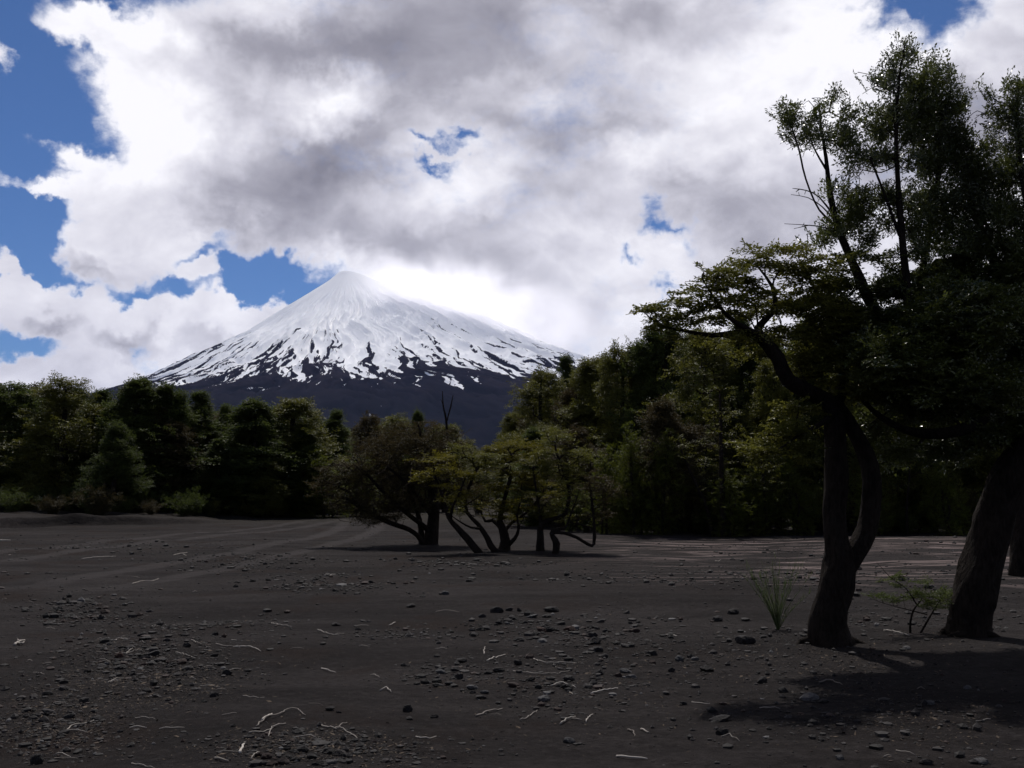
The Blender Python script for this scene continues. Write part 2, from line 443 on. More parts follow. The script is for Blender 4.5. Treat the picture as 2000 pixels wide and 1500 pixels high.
# summit crag
Xl = RR * np.cos(TH); Yl = RR * np.sin(TH)
crag = 20 * np.exp(-((Xl + 15) / 95) ** 2 - (Yl / 110) ** 2) * (0.6 + 0.9 * fnoise(Xl / 30, Yl / 30, 80, 4))
ZV = VZ - drop + dz + crag - 6
ZV = np.where(RR > 8200, ZV - (RR - 8200) * 0.2, ZV)
Vv = np.stack([VX + Xl, VY + Yl, ZV], -1).reshape(-1, 3)
nt, nr = len(th), len(rr)
i0 = np.arange(nr - 1)[:, None] * nt; j0 = np.arange(nt)[None, :]; j1 = (j0 + 1) % nt
Fv = np.stack([i0 + j0, i0 + nt + j0, i0 + nt + j1, i0 + j1], -1).reshape(-1, 4)
# snow cover: height, hollows hold it, ribs shed it
alt = ZV - dz - crag
line = 650 - 130 * np.maximum(0, np.cos(TH)) + 90 * (fnoise(TH * 4, RR * 0 + 2, 90, 3) - 0.5) * 2 - 60 * np.cos(TH) * 0.0
ang = TH + math.pi / 2     # 0 faces the camera
rad1 = fnoise(ux * 11 + warp * 1.8, uy * 2.2 + warp * 0.8, 95, 5, 0.62) - 0.5
rad2 = fnoise(ux * 20 + warp * 3, uy * 5 + warp * 1.5, 99, 4, 0.6) - 0.5
snow = (alt - line) / 290.0 - (g1 - 0.72) * 3.0 - (g2 - 0.72) * 2.2 + rad1 * 4.6 + rad2 * 4.6
snow = snow + 1.3 * sstep(alt, 1150, 1500) - 1.2 * sstep(-alt, -780, -480)
snow = snow - 1.7 * np.exp(-((Xl + 20) / 70) ** 2 - ((alt - VZ + 30) / 38) ** 2) * (0.4 + 1.2 * fnoise(Xl / 22, alt / 9, 85, 3)) * 1.9
import os
if os.environ.get('SILH'):
    c_, s_ = math.cos(PITCH), math.sin(PITCH); q = Vv.reshape(-1, 3) - np.array([0, 0, EYE])
    f_ = q[:, 1] * c_ + q[:, 2] * s_; u_ = -q[:, 1] * s_ + q[:, 2] * c_
    PX = 1000 + FPX * q[:, 0] / f_; PY = 750 - FPX * u_ / f_
    for k in range(200, 1300, 50):
        mm = abs(PX - k) < 4; print('SILH', k, round(PY[mm].min(), 1))
vol = mesh_np('volcano', Vv, Fv, M_ASH, smooth=True)
at_ = vol.data.attributes.new('snow_depth', 'FLOAT', 'POINT'); at_.data.foreach_set('value', snow.astype(np.float32).ravel())
at_ = vol.data.attributes.new('lava_ribs', 'FLOAT', 'POINT'); at_.data.foreach_set('value', (0.5 + rad1 * 1.2 + (g2 - 0.75) * 1.2).astype(np.float32).ravel())
m, t = new_mat('snow_and_scoria')
sn = t.node('ShaderNodeAttribute', attribute_name='snow_depth').outputs['Fac']
tc = t.node('ShaderNodeTexCoord'); geo = t.node('ShaderNodeNewGeometry')
n1 = t.noise(tc.outputs['Object'], 0.02, 5, 0.65); n2 = t.noise(tc.outputs['Object'], 0.0016, 5, 0.55)
sf = t.smooth(t.math('ADD', sn, t.math('MULTIPLY_ADD', n1, 1.4, -0.7)), -0.05, 0.12)
rock = t.mix(t.smooth(n2, 0.4, 0.62), (0.013, 0.011, 0.020), (0.022, 0.017, 0.026))
rock = t.mix(t.smooth(n1, 0.3, 0.7, 0, 0.5), rock, (0.016, 0.013, 0.022))
rz = t.node('ShaderNodeSeparateXYZ', {0: geo.outputs['Position']}).outputs[2]
rib = t.node('ShaderNodeAttribute', attribute_name='lava_ribs').outputs['Fac']
rock = t.mix(t.smooth(rib, 0.45, 0.85, 0, 0.8), rock, (0.030, 0.024, 0.032)); rock = t.mix(t.smooth(rib, 0.5, 0.2, 0, 0.7), rock, (0.007, 0.006, 0.011))
rock = t.mix(t.smooth(rz, 350, 850, 0.75, 0), rock, (0.008, 0.010, 0.015))
cc = t.mix(sf, rock, (0.93, 0.93, 0.94))
p = t.node('ShaderNodeBsdfDiffuse', {'Color': cc, 'Roughness': 0.6})
t.node('ShaderNodeOutputMaterial', {0: p.outputs[0]})
vol.data.materials[0] = m
tag(vol, 'snow-capped cone volcano with dark scoria lower slopes', kind='structure')

# ------------------------------------------------------------------ tree builder
rng = np.random.default_rng(7)

def unit(v): return v / (np.linalg.norm(v, axis=-1, keepdims=True) + 1e-9)

class Grower:
    """limbs are given; every target point is joined to the nearest limb or twig by a curved twig"""
    def __init__(s, step=0.12):
        s.P = np.zeros((0, 3)); s.D = np.zeros((0, 3)); s.par = []; s.rmin = []; s.step = step; s.paths = []; s.limbs = []; s.nl = 0
    def limb(s, pts, join=True):
        """pts rows x,y,z,radius"""
        Q = resample(pts, s.step); P = Q[:, :3]; D = unit(np.gradient(P, axis=0))
        par0 = -1
        if join and len(s.P):
            par0 = int(np.argmin(np.linalg.norm(s.P - P[0], axis=1)))
        n0 = len(s.P)
        s.P = np.concatenate([s.P, P]); s.D = np.concatenate([s.D, D])
        s.par += [par0] + list(range(n0, n0 + len(P) - 1)); s.rmin += list(np.maximum(Q[:, 3], 0.002))
        s.limbs.append((n0, len(P)))
        s.nl = len(s.P)
    def grow(s, T, rng, rt=0.003, k=0.45, bend=0.35, jit=0.10, up=0.0, wback=0.7):
        d0 = np.array([np.min(np.linalg.norm(s.P[:s.nl] - q, axis=1)) for q in T])
        order = np.argsort(d0)
        N = len(s.P); cap = N + sum(int(d / s.step) + 3 for d in d0) + 10 * len(T)
        P = np.zeros((cap, 3)); D = np.zeros((cap, 3)); P[:N] = s.P; D[:N] = s.D
        ends = []
        for q in T[order]:
            v = q - P[:N]; d = np.linalg.norm(v, axis=1) + 1e-6
            cosv = np.einsum('ij,ij->i', v, D[:N]) / d
            j = int(np.argmin(d * (1 + wback * (1 - cosv))))
            L = d[j]; n = max(2, int(math.ceil(L / s.step)))
            p0 = P[j]; c = p0 + unit(D[j] * 0.6 + v[j] / L) * L * bend + np.array([0, 0, up * L])
            tt = (np.arange(1, n + 1) / n)[:, None]
            pts = (1 - tt) ** 2 * p0 + 2 * tt * (1 - tt) * c + tt ** 2 * q
            if n > 2: pts[:-1] += rng.normal(0, jit * s.step, (n - 1, 3))
            allp = np.concatenate([p0[None], pts]); dd = unit(np.diff(allp, axis=0))
            P[N:N + n] = pts; D[N:N + n] = dd
            s.par += [j] + list(range(N, N + n - 1)); s.rmin += [0.0] * n
            s.paths.append((j, N, n)); ends.append(N + n - 1); N += n
        s.P = P[:N]; s.D = D[:N]
        wgt = np.zeros(N); wgt[ends] = 1
        par = np.array(s.par)
        for i in range(N - 1, -1, -1):
            if par[i] >= 0 and par[i] < i: wgt[par[i]] += wgt[i]
        s.rad = np.maximum(rt * np.maximum(wgt, 0.7) ** k, np.array(s.rmin))
        s.ends = np.array(ends)
        return s.P[s.ends], s.D[s.ends]
    def limb_mesh(s, name, mat, parent, idx, sides=10, lump=0.12, rng=None):
        a = Acc()
        for i in idx:
            n0, n = s.limbs[i]
            tube(a, s.P[n0:n0 + n], s.rad[n0:n0 + n] if hasattr(s, 'rad') else np.array(s.rmin[n0:n0 + n]), sides, True, lump, rng)
        return a.build(name, mat, parent, smooth=True)
    def twig_mesh(s, name, mat, parent, sides=4):
        a = Acc()
        for (j, n0, n) in s.paths:
            idx = [j] + list(range(n0, n0 + n)); r = s.rad[idx].copy(); r[0] = min(r[0], r[1] * 1.3)
            tube(a, s.P[idx], r, sides if r[0] < 0.02 else 6, False)
        return a.build(name, mat, parent, smooth=True)

def spray_template(seed, n_side=7, per=6, aspect=0.5):
    """flat leafy spray of unit length: leaf centres, leaf directions, sizes"""
    r = np.random.default_rng(seed); C = []; Dv = []; Sz = []; St = []
    St.append(((0, 0, 0), (1, 0, 0)))
    for i in range(n_side):
        t = (i + 0.8) / (n_side + 0.6); sg = 1 if i % 2 else -1
        ln = 0.55 * (1 - 0.55 * t) * r.uniform(0.75, 1.15)
        a = sg * R(r.uniform(38, 58)); dv = np.array([math.cos(a), math.sin(a), r.uniform(-0.12, 0.2)])
        b = np.array([t, 0, 0]); St.append((tuple(b), tuple(b + dv * ln)))
        for k in range(per):
            u = (k + 0.7) / per; s2 = 1 if k % 2 else -1
            a2 = a + s2 * R(r.uniform(25, 60)); dl = np.array([math.cos(a2), math.sin(a2), r.uniform(-0.5, 0.5)])
            C.append(b + dv * ln * u + r.normal(0, 0.02, 3)); Dv.append(dl); Sz.append(r.uniform(0.75, 1.2))
    for k in range(5):
        C.append(np.array([0.55 + 0.11 * k, 0, 0])); a2 = (1 if k % 2 else -1) * R(40); Dv.append(np.array([math.cos(a2), math.sin(a2), r.uniform(-.3, .3)])); Sz.append(1)
    return np.array(C), unit(np.array(Dv)), np.array(Sz), np.array(St)

SPRAYS = [spray_template(s, 7, 6) for s in range(5)]
SPRAYS_SMALL = [spray_template(20 + s, 5, 3) for s in range(4)]

def leaves(acc, tips, dirs, length, lsize, rng, templ=SPRAYS, flat=0.7, aspect=0.5, stems=True, tilt=0.35, keep=1.0):
    """spray at each tip pointing along dirs, held roughly level"""
    n = len(tips)
    X = dirs.copy(); X[:, 2] *= (1 - flat); X += rng.normal(0, 0.28, (n, 3)) * np.array([1, 1, 0.5]); X = unit(X)
    Z = np.tile([0, 0, 1.0], (n, 1)) + rng.normal(0, tilt, (n, 3))
    Y = unit(np.cross(Z, X)); Z = np.cross(X, Y)
    which = rng.integers(0, len(templ), n)
    L = length * rng.uniform(0.65, 1.25, n)
    for k, (C, Dl, Sz, St) in enumerate(templ):
        m_ = which == k
        if not m_.any(): continue
        c = int(m_.sum()); Rm = np.stack([X[m_], Y[m_], Z[m_]], 1)      # rows
        base = tips[m_] - X[m_] * (L[m_] * 0.45)[:, None]
        cen = base[:, None, :] + np.einsum('mj,njk->nmk', C, Rm) * L[m_][:, None, None]
        dl = np.einsum('mj,njk->nmk', Dl, Rm) + rng.normal(0, 0.22, (c, len(C), 3)); dl = unit(dl)
        zz = Z[m_][:, None, :] + rng.normal(0, 0.45, (c, len(C), 3))
        sd_ = unit(np.cross(zz, dl)); s_ = lsize * Sz[None, :, None] * rng.uniform(0.75, 1.25, (c, len(C), 1))
        kp = rng.random((c, len(C))) < keep
        up_ = np.cross(dl, sd_) * s_ * 0.10
        p0 = cen; p1 = cen + dl * s_ * 0.45 + sd_ * s_ * aspect * 0.5 + up_; p2 = cen + dl * s_; p3 = cen + dl * s_ * 0.45 - sd_ * s_ * aspect * 0.5 + up_
        Vq = np.stack([p0, p1, p2, p3], 2)[kp].reshape(-1, 3)
        acc.add(Vq, np.arange(len(Vq)).reshape(-1, 4))
        if stems:
            a0 = base[:, None, :] + np.einsum('mj,njk->nmk', St[:, 0], Rm) * L[m_][:, None, None]
            a1 = base[:, None, :] + np.einsum('mj,njk->nmk', St[:, 1], Rm) * L[m_][:, None, None]
            wv = unit(np.cross(a1 - a0, np.array([0.2, 0.9, 0.3]))) * lsize * 0.06
            Vq = np.stack([a0 - wv, a0 + wv, a1 + wv * 0.4, a1 - wv * 0.4], 2).reshape(-1, 3)
            acc.add(Vq, np.arange(len(Vq)).reshape(-1, 4))

# ------------------------------------------------------------------ forest trees
def forest_tree(name, H, W, seed, leafmat, base=0.16, power=0.75, n=420, lsize=0.085, slen=0.6, trunk_r=0.11, lean=0.0, tiers=True, top_round=0.0, keep=1.0, stems=1):
    r = np.random.default_rng(seed)
    root = empty(name)
    g = Grower(0.28)
    for sgn in range(stems):
        off = (r.normal(0, 0.12 * stems, 2) if stems > 1 else np.zeros(2)); tl = r.normal(0, 0.22 if stems > 1 else 0.05, 2) * H * 0.35
        hh = H * (0.95 if sgn == 0 else r.uniform(0.6, 0.85))
        k = 6; pts = []
        for i in range(k):
            t_ = i / (k - 1)
            pts.append([off[0] + tl[0] * t_ + r.normal(0, 0.05), off[1] + tl[1] * t_ + r.normal(0, 0.05), -0.15 + (hh + 0.15) * t_, trunk_r * (1 - 0.92 * t_) * (1 if stems == 1 else 0.7)])
        g.limb(pts, join=False)
    # leafy tiers held outwards on limbs
    T = []
    na = max(9, int(H * 1.9))
    for i in range(na):
        t_ = base + (1 - base) * (i + r.uniform(0.1, 0.9)) / na
        nb = int(r.integers(4, 7))
        for b in range(nb):
            a = r.uniform(0, 2 * math.pi)
            u = (t_ - base) / (1 - base)
            Rm = W * ((1 - u) ** power * (0.55 + 0.45 * min(1, u / 0.18)) + top_round * math.sin(math.pi * u)) * r.uniform(0.42, 1.28) + 0.12
            m_ = max(2, int(n / (na * nb)))
            rad_ = Rm * np.sqrt(r.uniform(0.12, 1.0, m_)); aa = a + r.normal(0, 0.30, m_) * (1.0 if tiers else 2.0)
            zz = t_ * H + (0.20 if tiers else 0.5) * r.normal(0, 1, m_) + 0.10 * rad_
            T.append(np.stack([np.cos(aa) * rad_, np.sin(aa) * rad_, zz], -1))
    T.append(np.stack([r.normal(0, 0.10, 10), r.normal(0, 0.10, 10), H * r.uniform(0.84, 1.0, 10)], -1))
    T = np.concatenate(T); c0 = g.P[np.clip((T[:, 2] / H * g.limbs[0][1]).astype(int), 0, g.limbs[0][1] - 1)]
    T[:, :2] += c0[:, :2]
    tips, dirs = g.grow(T, r, rt=0.006, k=0.48, up=-0.05)
    g.limb_mesh('trunk', M_BARK, root, range(len(g.limbs)), 7, 0.1, r)
    g.twig_mesh('branches', M_TWIG, root, 3)
    a = Acc()
    extra = g.P[g.ends - 1] + r.normal(0, 0.10, tips.shape)
    leaves(a, np.concatenate([tips, extra]), np.concatenate([dirs, dirs]), slen, lsize, r, SPRAYS_SMALL if True else SPRAYS, 0.6, 0.6, False, 0.4, keep)
    a.build('crown', leafmat, root)
    return root

PROTO = {
    'cone':   forest_tree('evergreen_tree', 8.0, 2.3, 1, M_LEAF_FOREST, 0.02, 0.72, 2000),
    'tall':   forest_tree('evergreen_tree', 8.5, 2.0, 2, M_LEAF_FOREST, 0.03, 0.66, 1700, top_round=0.12),
    'broad':  forest_tree('evergreen_tree', 7.5, 2.9, 3, M_LEAF_FOREST, 0.04, 0.55, 2300, top_round=0.15),
    'ragged': forest_tree('evergreen_tree', 8.5, 2.1, 4, M_LEAF_OLIVE, 0.10, 0.45, 1300, top_round=0.25, keep=0.9),
    'olive':  forest_tree('evergreen_tree', 7.8, 2.5, 5, M_LEAF_OLIVE, 0.04, 0.60, 1900, top_round=0.15),
    'dense':  forest_tree('evergreen_tree', 7.0, 2.6, 6, M_LEAF_FOREST, 0.02, 0.66, 2300, top_round=0.12),
    'brown':  forest_tree('evergreen_tree', 6.5, 2.3, 8, M_LEAF_BROWN, 0.08, 0.45, 1400, top_round=0.3, stems=2),
    'open':   forest_tree('evergreen_tree', 8.0, 2.2, 9, M_LEAF_OLIVE, 0.22, 0.45, 1100, top_round=0.3, keep=0.9),
    'fresh':  forest_tree('young_tree', 3.6, 1.3, 10, M_LEAF_BRIGHT, 0.05, 0.50, 420, top_round=0.3, stems=2, lsize=0.07, slen=0.4, trunk_r=0.04, tiers=False),
}
PH = {'cone': 8.0, 'tall': 8.5, 'broad': 7.5, 'ragged': 8.5, 'olive': 7.8, 'dense': 7.0, 'brown': 6.5, 'open': 8.0, 'fresh': 3.6}
PW = {'cone': 2.3, 'tall': 2.25, 'broad': 3.1, 'ragged': 2.5, 'olive': 2.8, 'dense': 2.8, 'brown': 2.7, 'open': 2.6, 'fresh': 1.5}
used = set()
def put_tree(kind, px, Y, top, wpx, label, group, cat='tree', rot=None):
    X = (px - 1000) / FPX * Y * 0.99
    z0 = float(gz(X, Y)) if Y < 200 else 0.0
    ztop = at(px, top, Y)[2]
    sz = (ztop - z0) / PH[kind]
    sx = wpx * 1.32 / 2.0 / FPX * Y / PW[kind]
    rot = rng.uniform(0, 6.28) if rot is None else rot
    if kind not in used:
        o = PROTO[kind]; used.add(kind)
        o.location = (X, Y, z0); o.rotation_euler = (0, 0, rot); o.scale = (sx, sx, sz)
    else:
        o = dup(PROTO[kind], (X, Y, z0), rot, (sx, sx, sz))
    tag(o, label, cat, group)
    return o

GL = 'evergreen trees along the left edge of the wash'
GR = 'evergreen trees along the right edge of the wash'
GM = 'evergreen trees closing the far end of the wash'
# kind, px, Y, top y, width px, label
front = [
    ('broad', 15, 60, 752, 210, 'dark bushy evergreen tree at the outermost left end of the forest', GL),
    ('ragged', 115, 57, 741, 170, 'dark evergreen with a ragged twiggy top poking above the left forest', GL),
    ('tall', 195, 60, 775, 130, 'slim dark evergreen between the ragged and the blunt topped ones on the left', GL),
    ('cone', 262, 58, 746, 180, 'tall blunt topped dark evergreen under the low dark shoulder of the volcano', GL),
    ('dense', 330, 59, 762, 150, 'dense dark evergreen right of the tall blunt topped one on the left', GL),
    ('tall', 385, 62, 778, 130, 'narrow dark evergreen behind the gap between two dense left hand trees', GL),
    ('dense', 215, 53, 830, 110, 'lower pale edged evergreen standing forward behind the brown shrub on the left bank', GL),
    ('cone', 485, 60, 788, 190, 'broad cone shaped evergreen below the left half of the snow, foliage down to the ash', GL),
    ('olive', 575, 62, 780, 165, 'olive cone shaped evergreen with a dark central trunk ending the left forest row', GL),
    ('tall', 435, 64, 802, 90, 'small dark treetop between the two cone shaped evergreens and the dense left row', GL),
    ('tall', 650, 72, 812, 90, 'slender evergreen with a pointed top just beyond the olive cone shaped one', GM),
    ('brown', 705, 80, 824, 100, 'brownish evergreen behind the left side of the twisted tree thicket', GM),
    ('ragged', 770, 84, 815, 110, 'flat topped evergreen rising behind the biggest twisted tree', GM),
    ('cone', 815, 80, 808, 60, 'narrow pointed evergreen behind the thicket left of the bare snag', GM),
    ('olive', 868, 78, 832, 110, 'rounded evergreen behind the thicket below the bare snag', GM),
    ('olive', 1005, 64, 806, 100, 'first low evergreen of the right forest beside the dark gap under the volcano', GR),
    ('open', 1062, 54, 728, 130, 'tall dark trunked evergreen with squared top, first tall tree of the right forest', GR),
    ('tall', 1110, 57, 712, 95, 'evergreen with thin top twigs in front of the end of the snow slope', GR),
    ('olive', 1160, 50, 700, 150, 'yellow tinged evergreen against the lower right end of the snow', GR),
    ('ragged', 1222, 47, 678, 130, 'stepped ragged evergreen whose top climbs towards the highest treetops on the right', GR),
    ('broad', 1290, 46, 642, 180, 'highest dark crown of the right forest, under the long leafy limb of the big tree', GR),
    ('brown', 1130, 44, 850, 130, 'low brownish evergreen in front of the right forest behind the thicket', GR),
    ('open', 1375, 42, 655, 170, 'olive evergreen rising behind the long leafy limb of the big tree', GR),
    ('brown', 1330, 39, 800, 150, 'twiggy brownish tree with leaning stems in front of the right forest', GR),
    ('tall', 1450, 43, 640, 150, 'dark evergreen left of the big forked trunk, behind its canopy', GR),
    ('olive', 1520, 40, 700, 140, 'olive evergreen immediately left of the big forked trunk', GR),
    ('dense', 1590, 42, 640, 170, 'dense dark evergreen directly behind the big forked trunk', GR),
    ('open', 1665, 40, 700, 150, 'open crowned evergreen seen between the two stems of the big forked trunk', GR),
    ('broad', 1745, 41, 640, 180, 'broad dark evergreen right of the big forked trunk', GR),
    ('olive', 1825, 40, 690, 150, 'olive evergreen midway between the forked trunk and the leaning trunk', GR),
    ('dense', 1900, 42, 640, 180, 'dense dark evergreen behind the leaning trunk', GR),
    ('open', 1975, 40, 660, 170, 'dark evergreen at the right end of the forest, beyond the leaning trunk', GR),
]
for f in front: put_tree(*f)
SKY = [(-300, 760), (0, 765), (120, 757), (170, 778), (250, 760), (300, 764), (345, 785), (400, 796), (440, 808), (490, 800), (570, 798), (640, 818), (700, 832), (770, 826), (815, 830), (880, 838), (925, 868), (948, 890), (975, 860), (1000, 822), (1040, 785), (1070, 742), (1150, 716), (1200, 700), (1260, 672), (1300, 655), (1400, 650), (2400, 650)]
def skyline(px): return float(np.interp(px, [a for a, b in SKY], [b for a, b in SKY]))
kinds = ['cone', 'tall', 'broad', 'ragged', 'olive', 'dense', 'brown']
def back_row(x0, x1, n, Y0, Y1, drop, wid, label, group):
    for i in range(n):
        px = x0 + (x1 - x0) * (i + rng.uniform(0.1, 0.9)) / n
        Y = rng.uniform(Y0, Y1)
        put_tree(kinds[int(rng.integers(0, len(kinds)))], px, Y, skyline(px) + drop * rng.uniform(0.3, 1.6), wid * rng.uniform(0.8, 1.25), label, group)
back_row(-120, 620, 30, 66, 76, 14, 130, 'dark evergreen tree standing behind the first row of the left forest', GL)
back_row(-60, 600, 14, 57, 63, 70, 100, 'lower dark evergreen tree filling the first row of the left forest', GL)
back_row(600, 925, 12, 90, 112, 12, 85, 'evergreen tree of the far row beyond the twisted tree thicket', GM)
back_row(900, 990, 4, 118, 130, 10, 50, 'small far evergreen tree in the gap between the two forests', GM)
back_row(1000, 1240, 12, 58, 72, 16, 95, 'evergreen tree standing deeper in the right forest', GR)
back_row(1240, 2120, 24, 48, 58, 12, 130, 'dark evergreen tree deeper in the forest behind the big tree', GR)
back_row(1020, 1300, 7, 46, 52, 110, 110, 'lower evergreen tree at the front of the right forest', GR)
for i, px in enumerate([1190, 1240, 1285, 1355, 1210, 1420, 1475, 1560, 1700, 1790, 1860]):
    put_tree('fresh', px, 37.5 + rng.uniform(-0.8, 2.5), (880 if px < 1300 else 925) + rng.uniform(-15, 25), 75, 'young fresh green tree at the foot of the right forest', 'young trees at the foot of the right forest')
put_tree('fresh', 640, 60, 905, 90, 'low reddish green young tree beside the last cone shaped evergreen of the left row', 'young trees between the forests')
put_tree('fresh', 700, 66, 910, 90, 'low young tree behind the left twigs of the twisted tree thicket', 'young trees between the forests')

# straight dark trunks standing clear in front of the right forest
def slim_trunk(px, Y, top, r0, bend, label, rs):
    r = np.random.default_rng(rs)
    b = at(px, 1000, Y); b[2] = float(gz(b[0], Y)) - 0.1
    tp = at(px + bend, top, Y)
    root = empty('slender_tree', tuple(b)); b2 = np.zeros(3); t2 = tp - b
    g = Grower(0.25)
    g.limb([[0, 0, 0, r0], [t2[0] * 0.2 + r.normal(0, .03), 0, t2[2] * 0.33, r0 * 0.8], [t2[0] * 0.6, r.normal(0, .05), t2[2] * 0.66, r0 * 0.6], [t2[0], 0, t2[2], r0 * 0.25]])
    h = t2[2]; n = 80
    uu = r.uniform(0.5, 1.05, n); aa = r.uniform(0, 6.28, n); rr_ = r.uniform(0.2, 1.0, n) * (1.3 - uu) * 1.6
    T = np.stack([t2[0] * uu + np.cos(aa) * rr_, np.sin(aa) * rr_, h * uu], -1)
    tips, dirs = g.grow(T, r, 0.005)
    g.limb_mesh('trunk', M_BARK, root, [0], 8, 0.1, r); g.twig_mesh('branches', M_TWIG, root, 3)
    a = Acc(); leaves(a, tips, dirs, 0.45, 0.06, r, SPRAYS_SMALL, 0.6, 0.6, False); a.build('crown', M_LEAF_OLIVE, root)
    tag(root, label, 'tree', 'slender trunks before the right forest')
slim_trunk(1412, 36.5, 770, 0.12, -6, 'slender tree with a straight dark trunk, tallest bare stem before the right forest', 31)
slim_trunk(1392, 37.0, 860, 0.085, -70, 'slender tree leaning left beside the straight dark trunk', 32)
slim_trunk(1497, 37.5, 870, 0.06, -12, 'thin upright stem just left of the big forked trunk, at the forest foot', 33)
slim_trunk(1262, 38.5, 880, 0.05, 10, 'thin upright stem at the forest foot among fresh green leaves', 34)
slim_trunk(1770, 38.0, 880, 0.06, 10, 'thin dark stem at the forest foot right of the big forked trunk', 35)
slim_trunk(1560, 38.0, 890, 0.05, -60, 'thin leaning stem at the forest foot touching the forked trunk outline', 36)

# ------------------------------------------------------------------ shrubs at the foot of the forests
def shrub(name, H, W, seed, mat, nst=14, per=9, lsize=0.05, slen=0.3, keep=1.0):
    r = np.random.default_rng(seed); root = empty(name); a = Acc(); lf = Acc()
    for i in range(nst):
        an = r.uniform(0, 6.28); sp_ = r.uniform(0.1, 1.0) * W; h = H * r.uniform(0.6, 1.0) * (1 - 0.35 * sp_ / W)
        P = resample([[r.normal(0, .08), r.normal(0, .08), -0.05], [math.cos(an) * sp_ * .35, math.sin(an) * sp_ * .35, h * 0.5], [math.cos(an) * sp_, math.sin(an) * sp_, h]], 0.12)
        tube(a, P, np.linspace(0.014, 0.003, len(P)), 4, False)
        idx = r.integers(len(P) // 4, len(P), per); dirs = unit(r.normal(0, 1, (per, 3)) + np.array([0, 0, 0.7]))
        leaves(lf, P[idx] + dirs * 0.06, dirs, slen, lsize, r, SPRAYS_SMALL, 0.3, 0.5, False, 0.8, keep)
    a.build('stems', M_TWIG, root); lf.build('foliage', mat, root)
    return root
SH = [shrub('shrub', 1.3, 0.9, 41, M_LEAF_BROWN, 26, 12), shrub('shrub', 1.1, 1.0, 42, M_LEAF_FOREST, 22, 11), shrub('shrub', 1.5, 0.8, 43, M_LEAF_OLIVE, 20, 10)]
su = [False] * 3
def put_shrub(k, px, Y, wpx, hpx, label, group):
    X = (px - 1000) / FPX * Y; z = float(gz(X, Y)) - 0.03; sx = wpx / 2 / FPX * Y / [0.9, 1.0, 0.8][k]; sz = hpx / FPX * Y / [1.2, 1.0, 1.4][k]
    if su[k]: o = dup(SH[k], (X, Y, z), rng.uniform(0, 6.28), (sx, sx, sz))
    else:
        o = SH[k]; o.location = (X, Y, z); o.scale = (sx, sx, sz); su[k] = True
    tag(o, label, 'shrub', group)
GS = 'shrubs along the foot of the left forest'
put_shrub(0, 196, 50.5, 95, 62, 'biggest brown twiggy shrub bulging over the bank on the left', GS)
put_shrub(0, 300, 52.5, 60, 30, 'low brown shrub right of the biggest brown one, with dead pinkish twigs', GS)
put_shrub(1, 30, 51, 110, 45, 'green shrub on the bank at the outermost left', GS)
put_shrub(0, 110, 51.5, 80, 38, 'brown green shrub between the outermost green one and the biggest brown one', GS)
put_shrub(1, 250, 53, 60, 34, 'small dark green shrub tucked behind the biggest brown one', GS)
put_shrub(1, 365, 54, 90, 42, 'dark shrub below the dense row of left trees', GS)
put_shrub(2, 420, 56, 60, 36, 'olive shrub at the foot of the cone shaped evergreen', GS)
put_shrub(0, 535, 58, 50, 26, 'low brown shrub between the two cone shaped evergreens', GS)
for i in range(16):
    put_shrub(int(rng.integers(0, 3)), -60 + 30 * i + rng.uniform(-10, 10), 54.5 + rng.uniform(0, 3), 70, 40 + rng.uniform(-8, 25), 'dark shrub filling the foot of the left forest behind the bank', GS)
for i in range(34):
    put_shrub(int(rng.integers(0, 3)), 1120 + 27 * i + rng.uniform(-10, 10), 38.0 + rng.uniform(0, 3), 80, 62 + rng.uniform(-20, 45), 'twiggy undergrowth shrub at the foot of the right forest', 'undergrowth shrubs of the right forest')
for i in range(12):
    put_shrub(int(rng.integers(0, 3)), 610 + 30 * i + rng.uniform(-10, 10), 70 + rng.uniform(0, 10), 60, 45 + rng.uniform(-10, 25), 'shrub in the shade at the far end of the wash', 'shrubs closing the far end of the wash')

# ------------------------------------------------------------------ big trees on the right
def J(px, py, Y, r=None):
    p_ = at(px, py, Y)
    return [p_[0], p_[1], p_[2], r]

def pads_to_targets(pads, Y0, rng, cover=2.2, unit_area=0.014, thick=1.0):
    """pads: px, py, half width, half height, (depth offset), (flag)"""
    T = []; fl = []
    for q in pads:
        px, py, rx, ry = q[:4]; dy = q[4] if len(q) > 4 else 0.0; f = q[5] if len(q) > 5 else 1
        Y = Y0 + dy; mpp = Y / FPX
        cv = cover * (1.7 if (py > 540 and Y0 < 12 and 3 < cover < 3.5) else 1.0)
        n = max(3, int(cv * math.pi * rx * ry * mpp * mpp / unit_area)) if f > 0 else int(-f)
        v = rng.normal(0, 1, (n, 3)); v = unit(v) * (rng.random((n, 1)) ** 0.33)
        rd = max(0.22, rx * mpp * 1.0) * thick
        for a in v:
            T.append(at(px + a[0] * rx, py + a[2] * ry, Y + a[1] * rd)); fl.append(f > 0)
    return np.array(T), np.array(fl)

def grow_flagged(g, T, fl, rng, **kw):
    d0 = np.array([np.min(np.linalg.norm(g.P[:g.nl] - q, axis=1)) for q in T])
    order = np.argsort(d0)
    tips, dirs = g.grow(T, rng, **kw)
    return tips, dirs, fl[order]

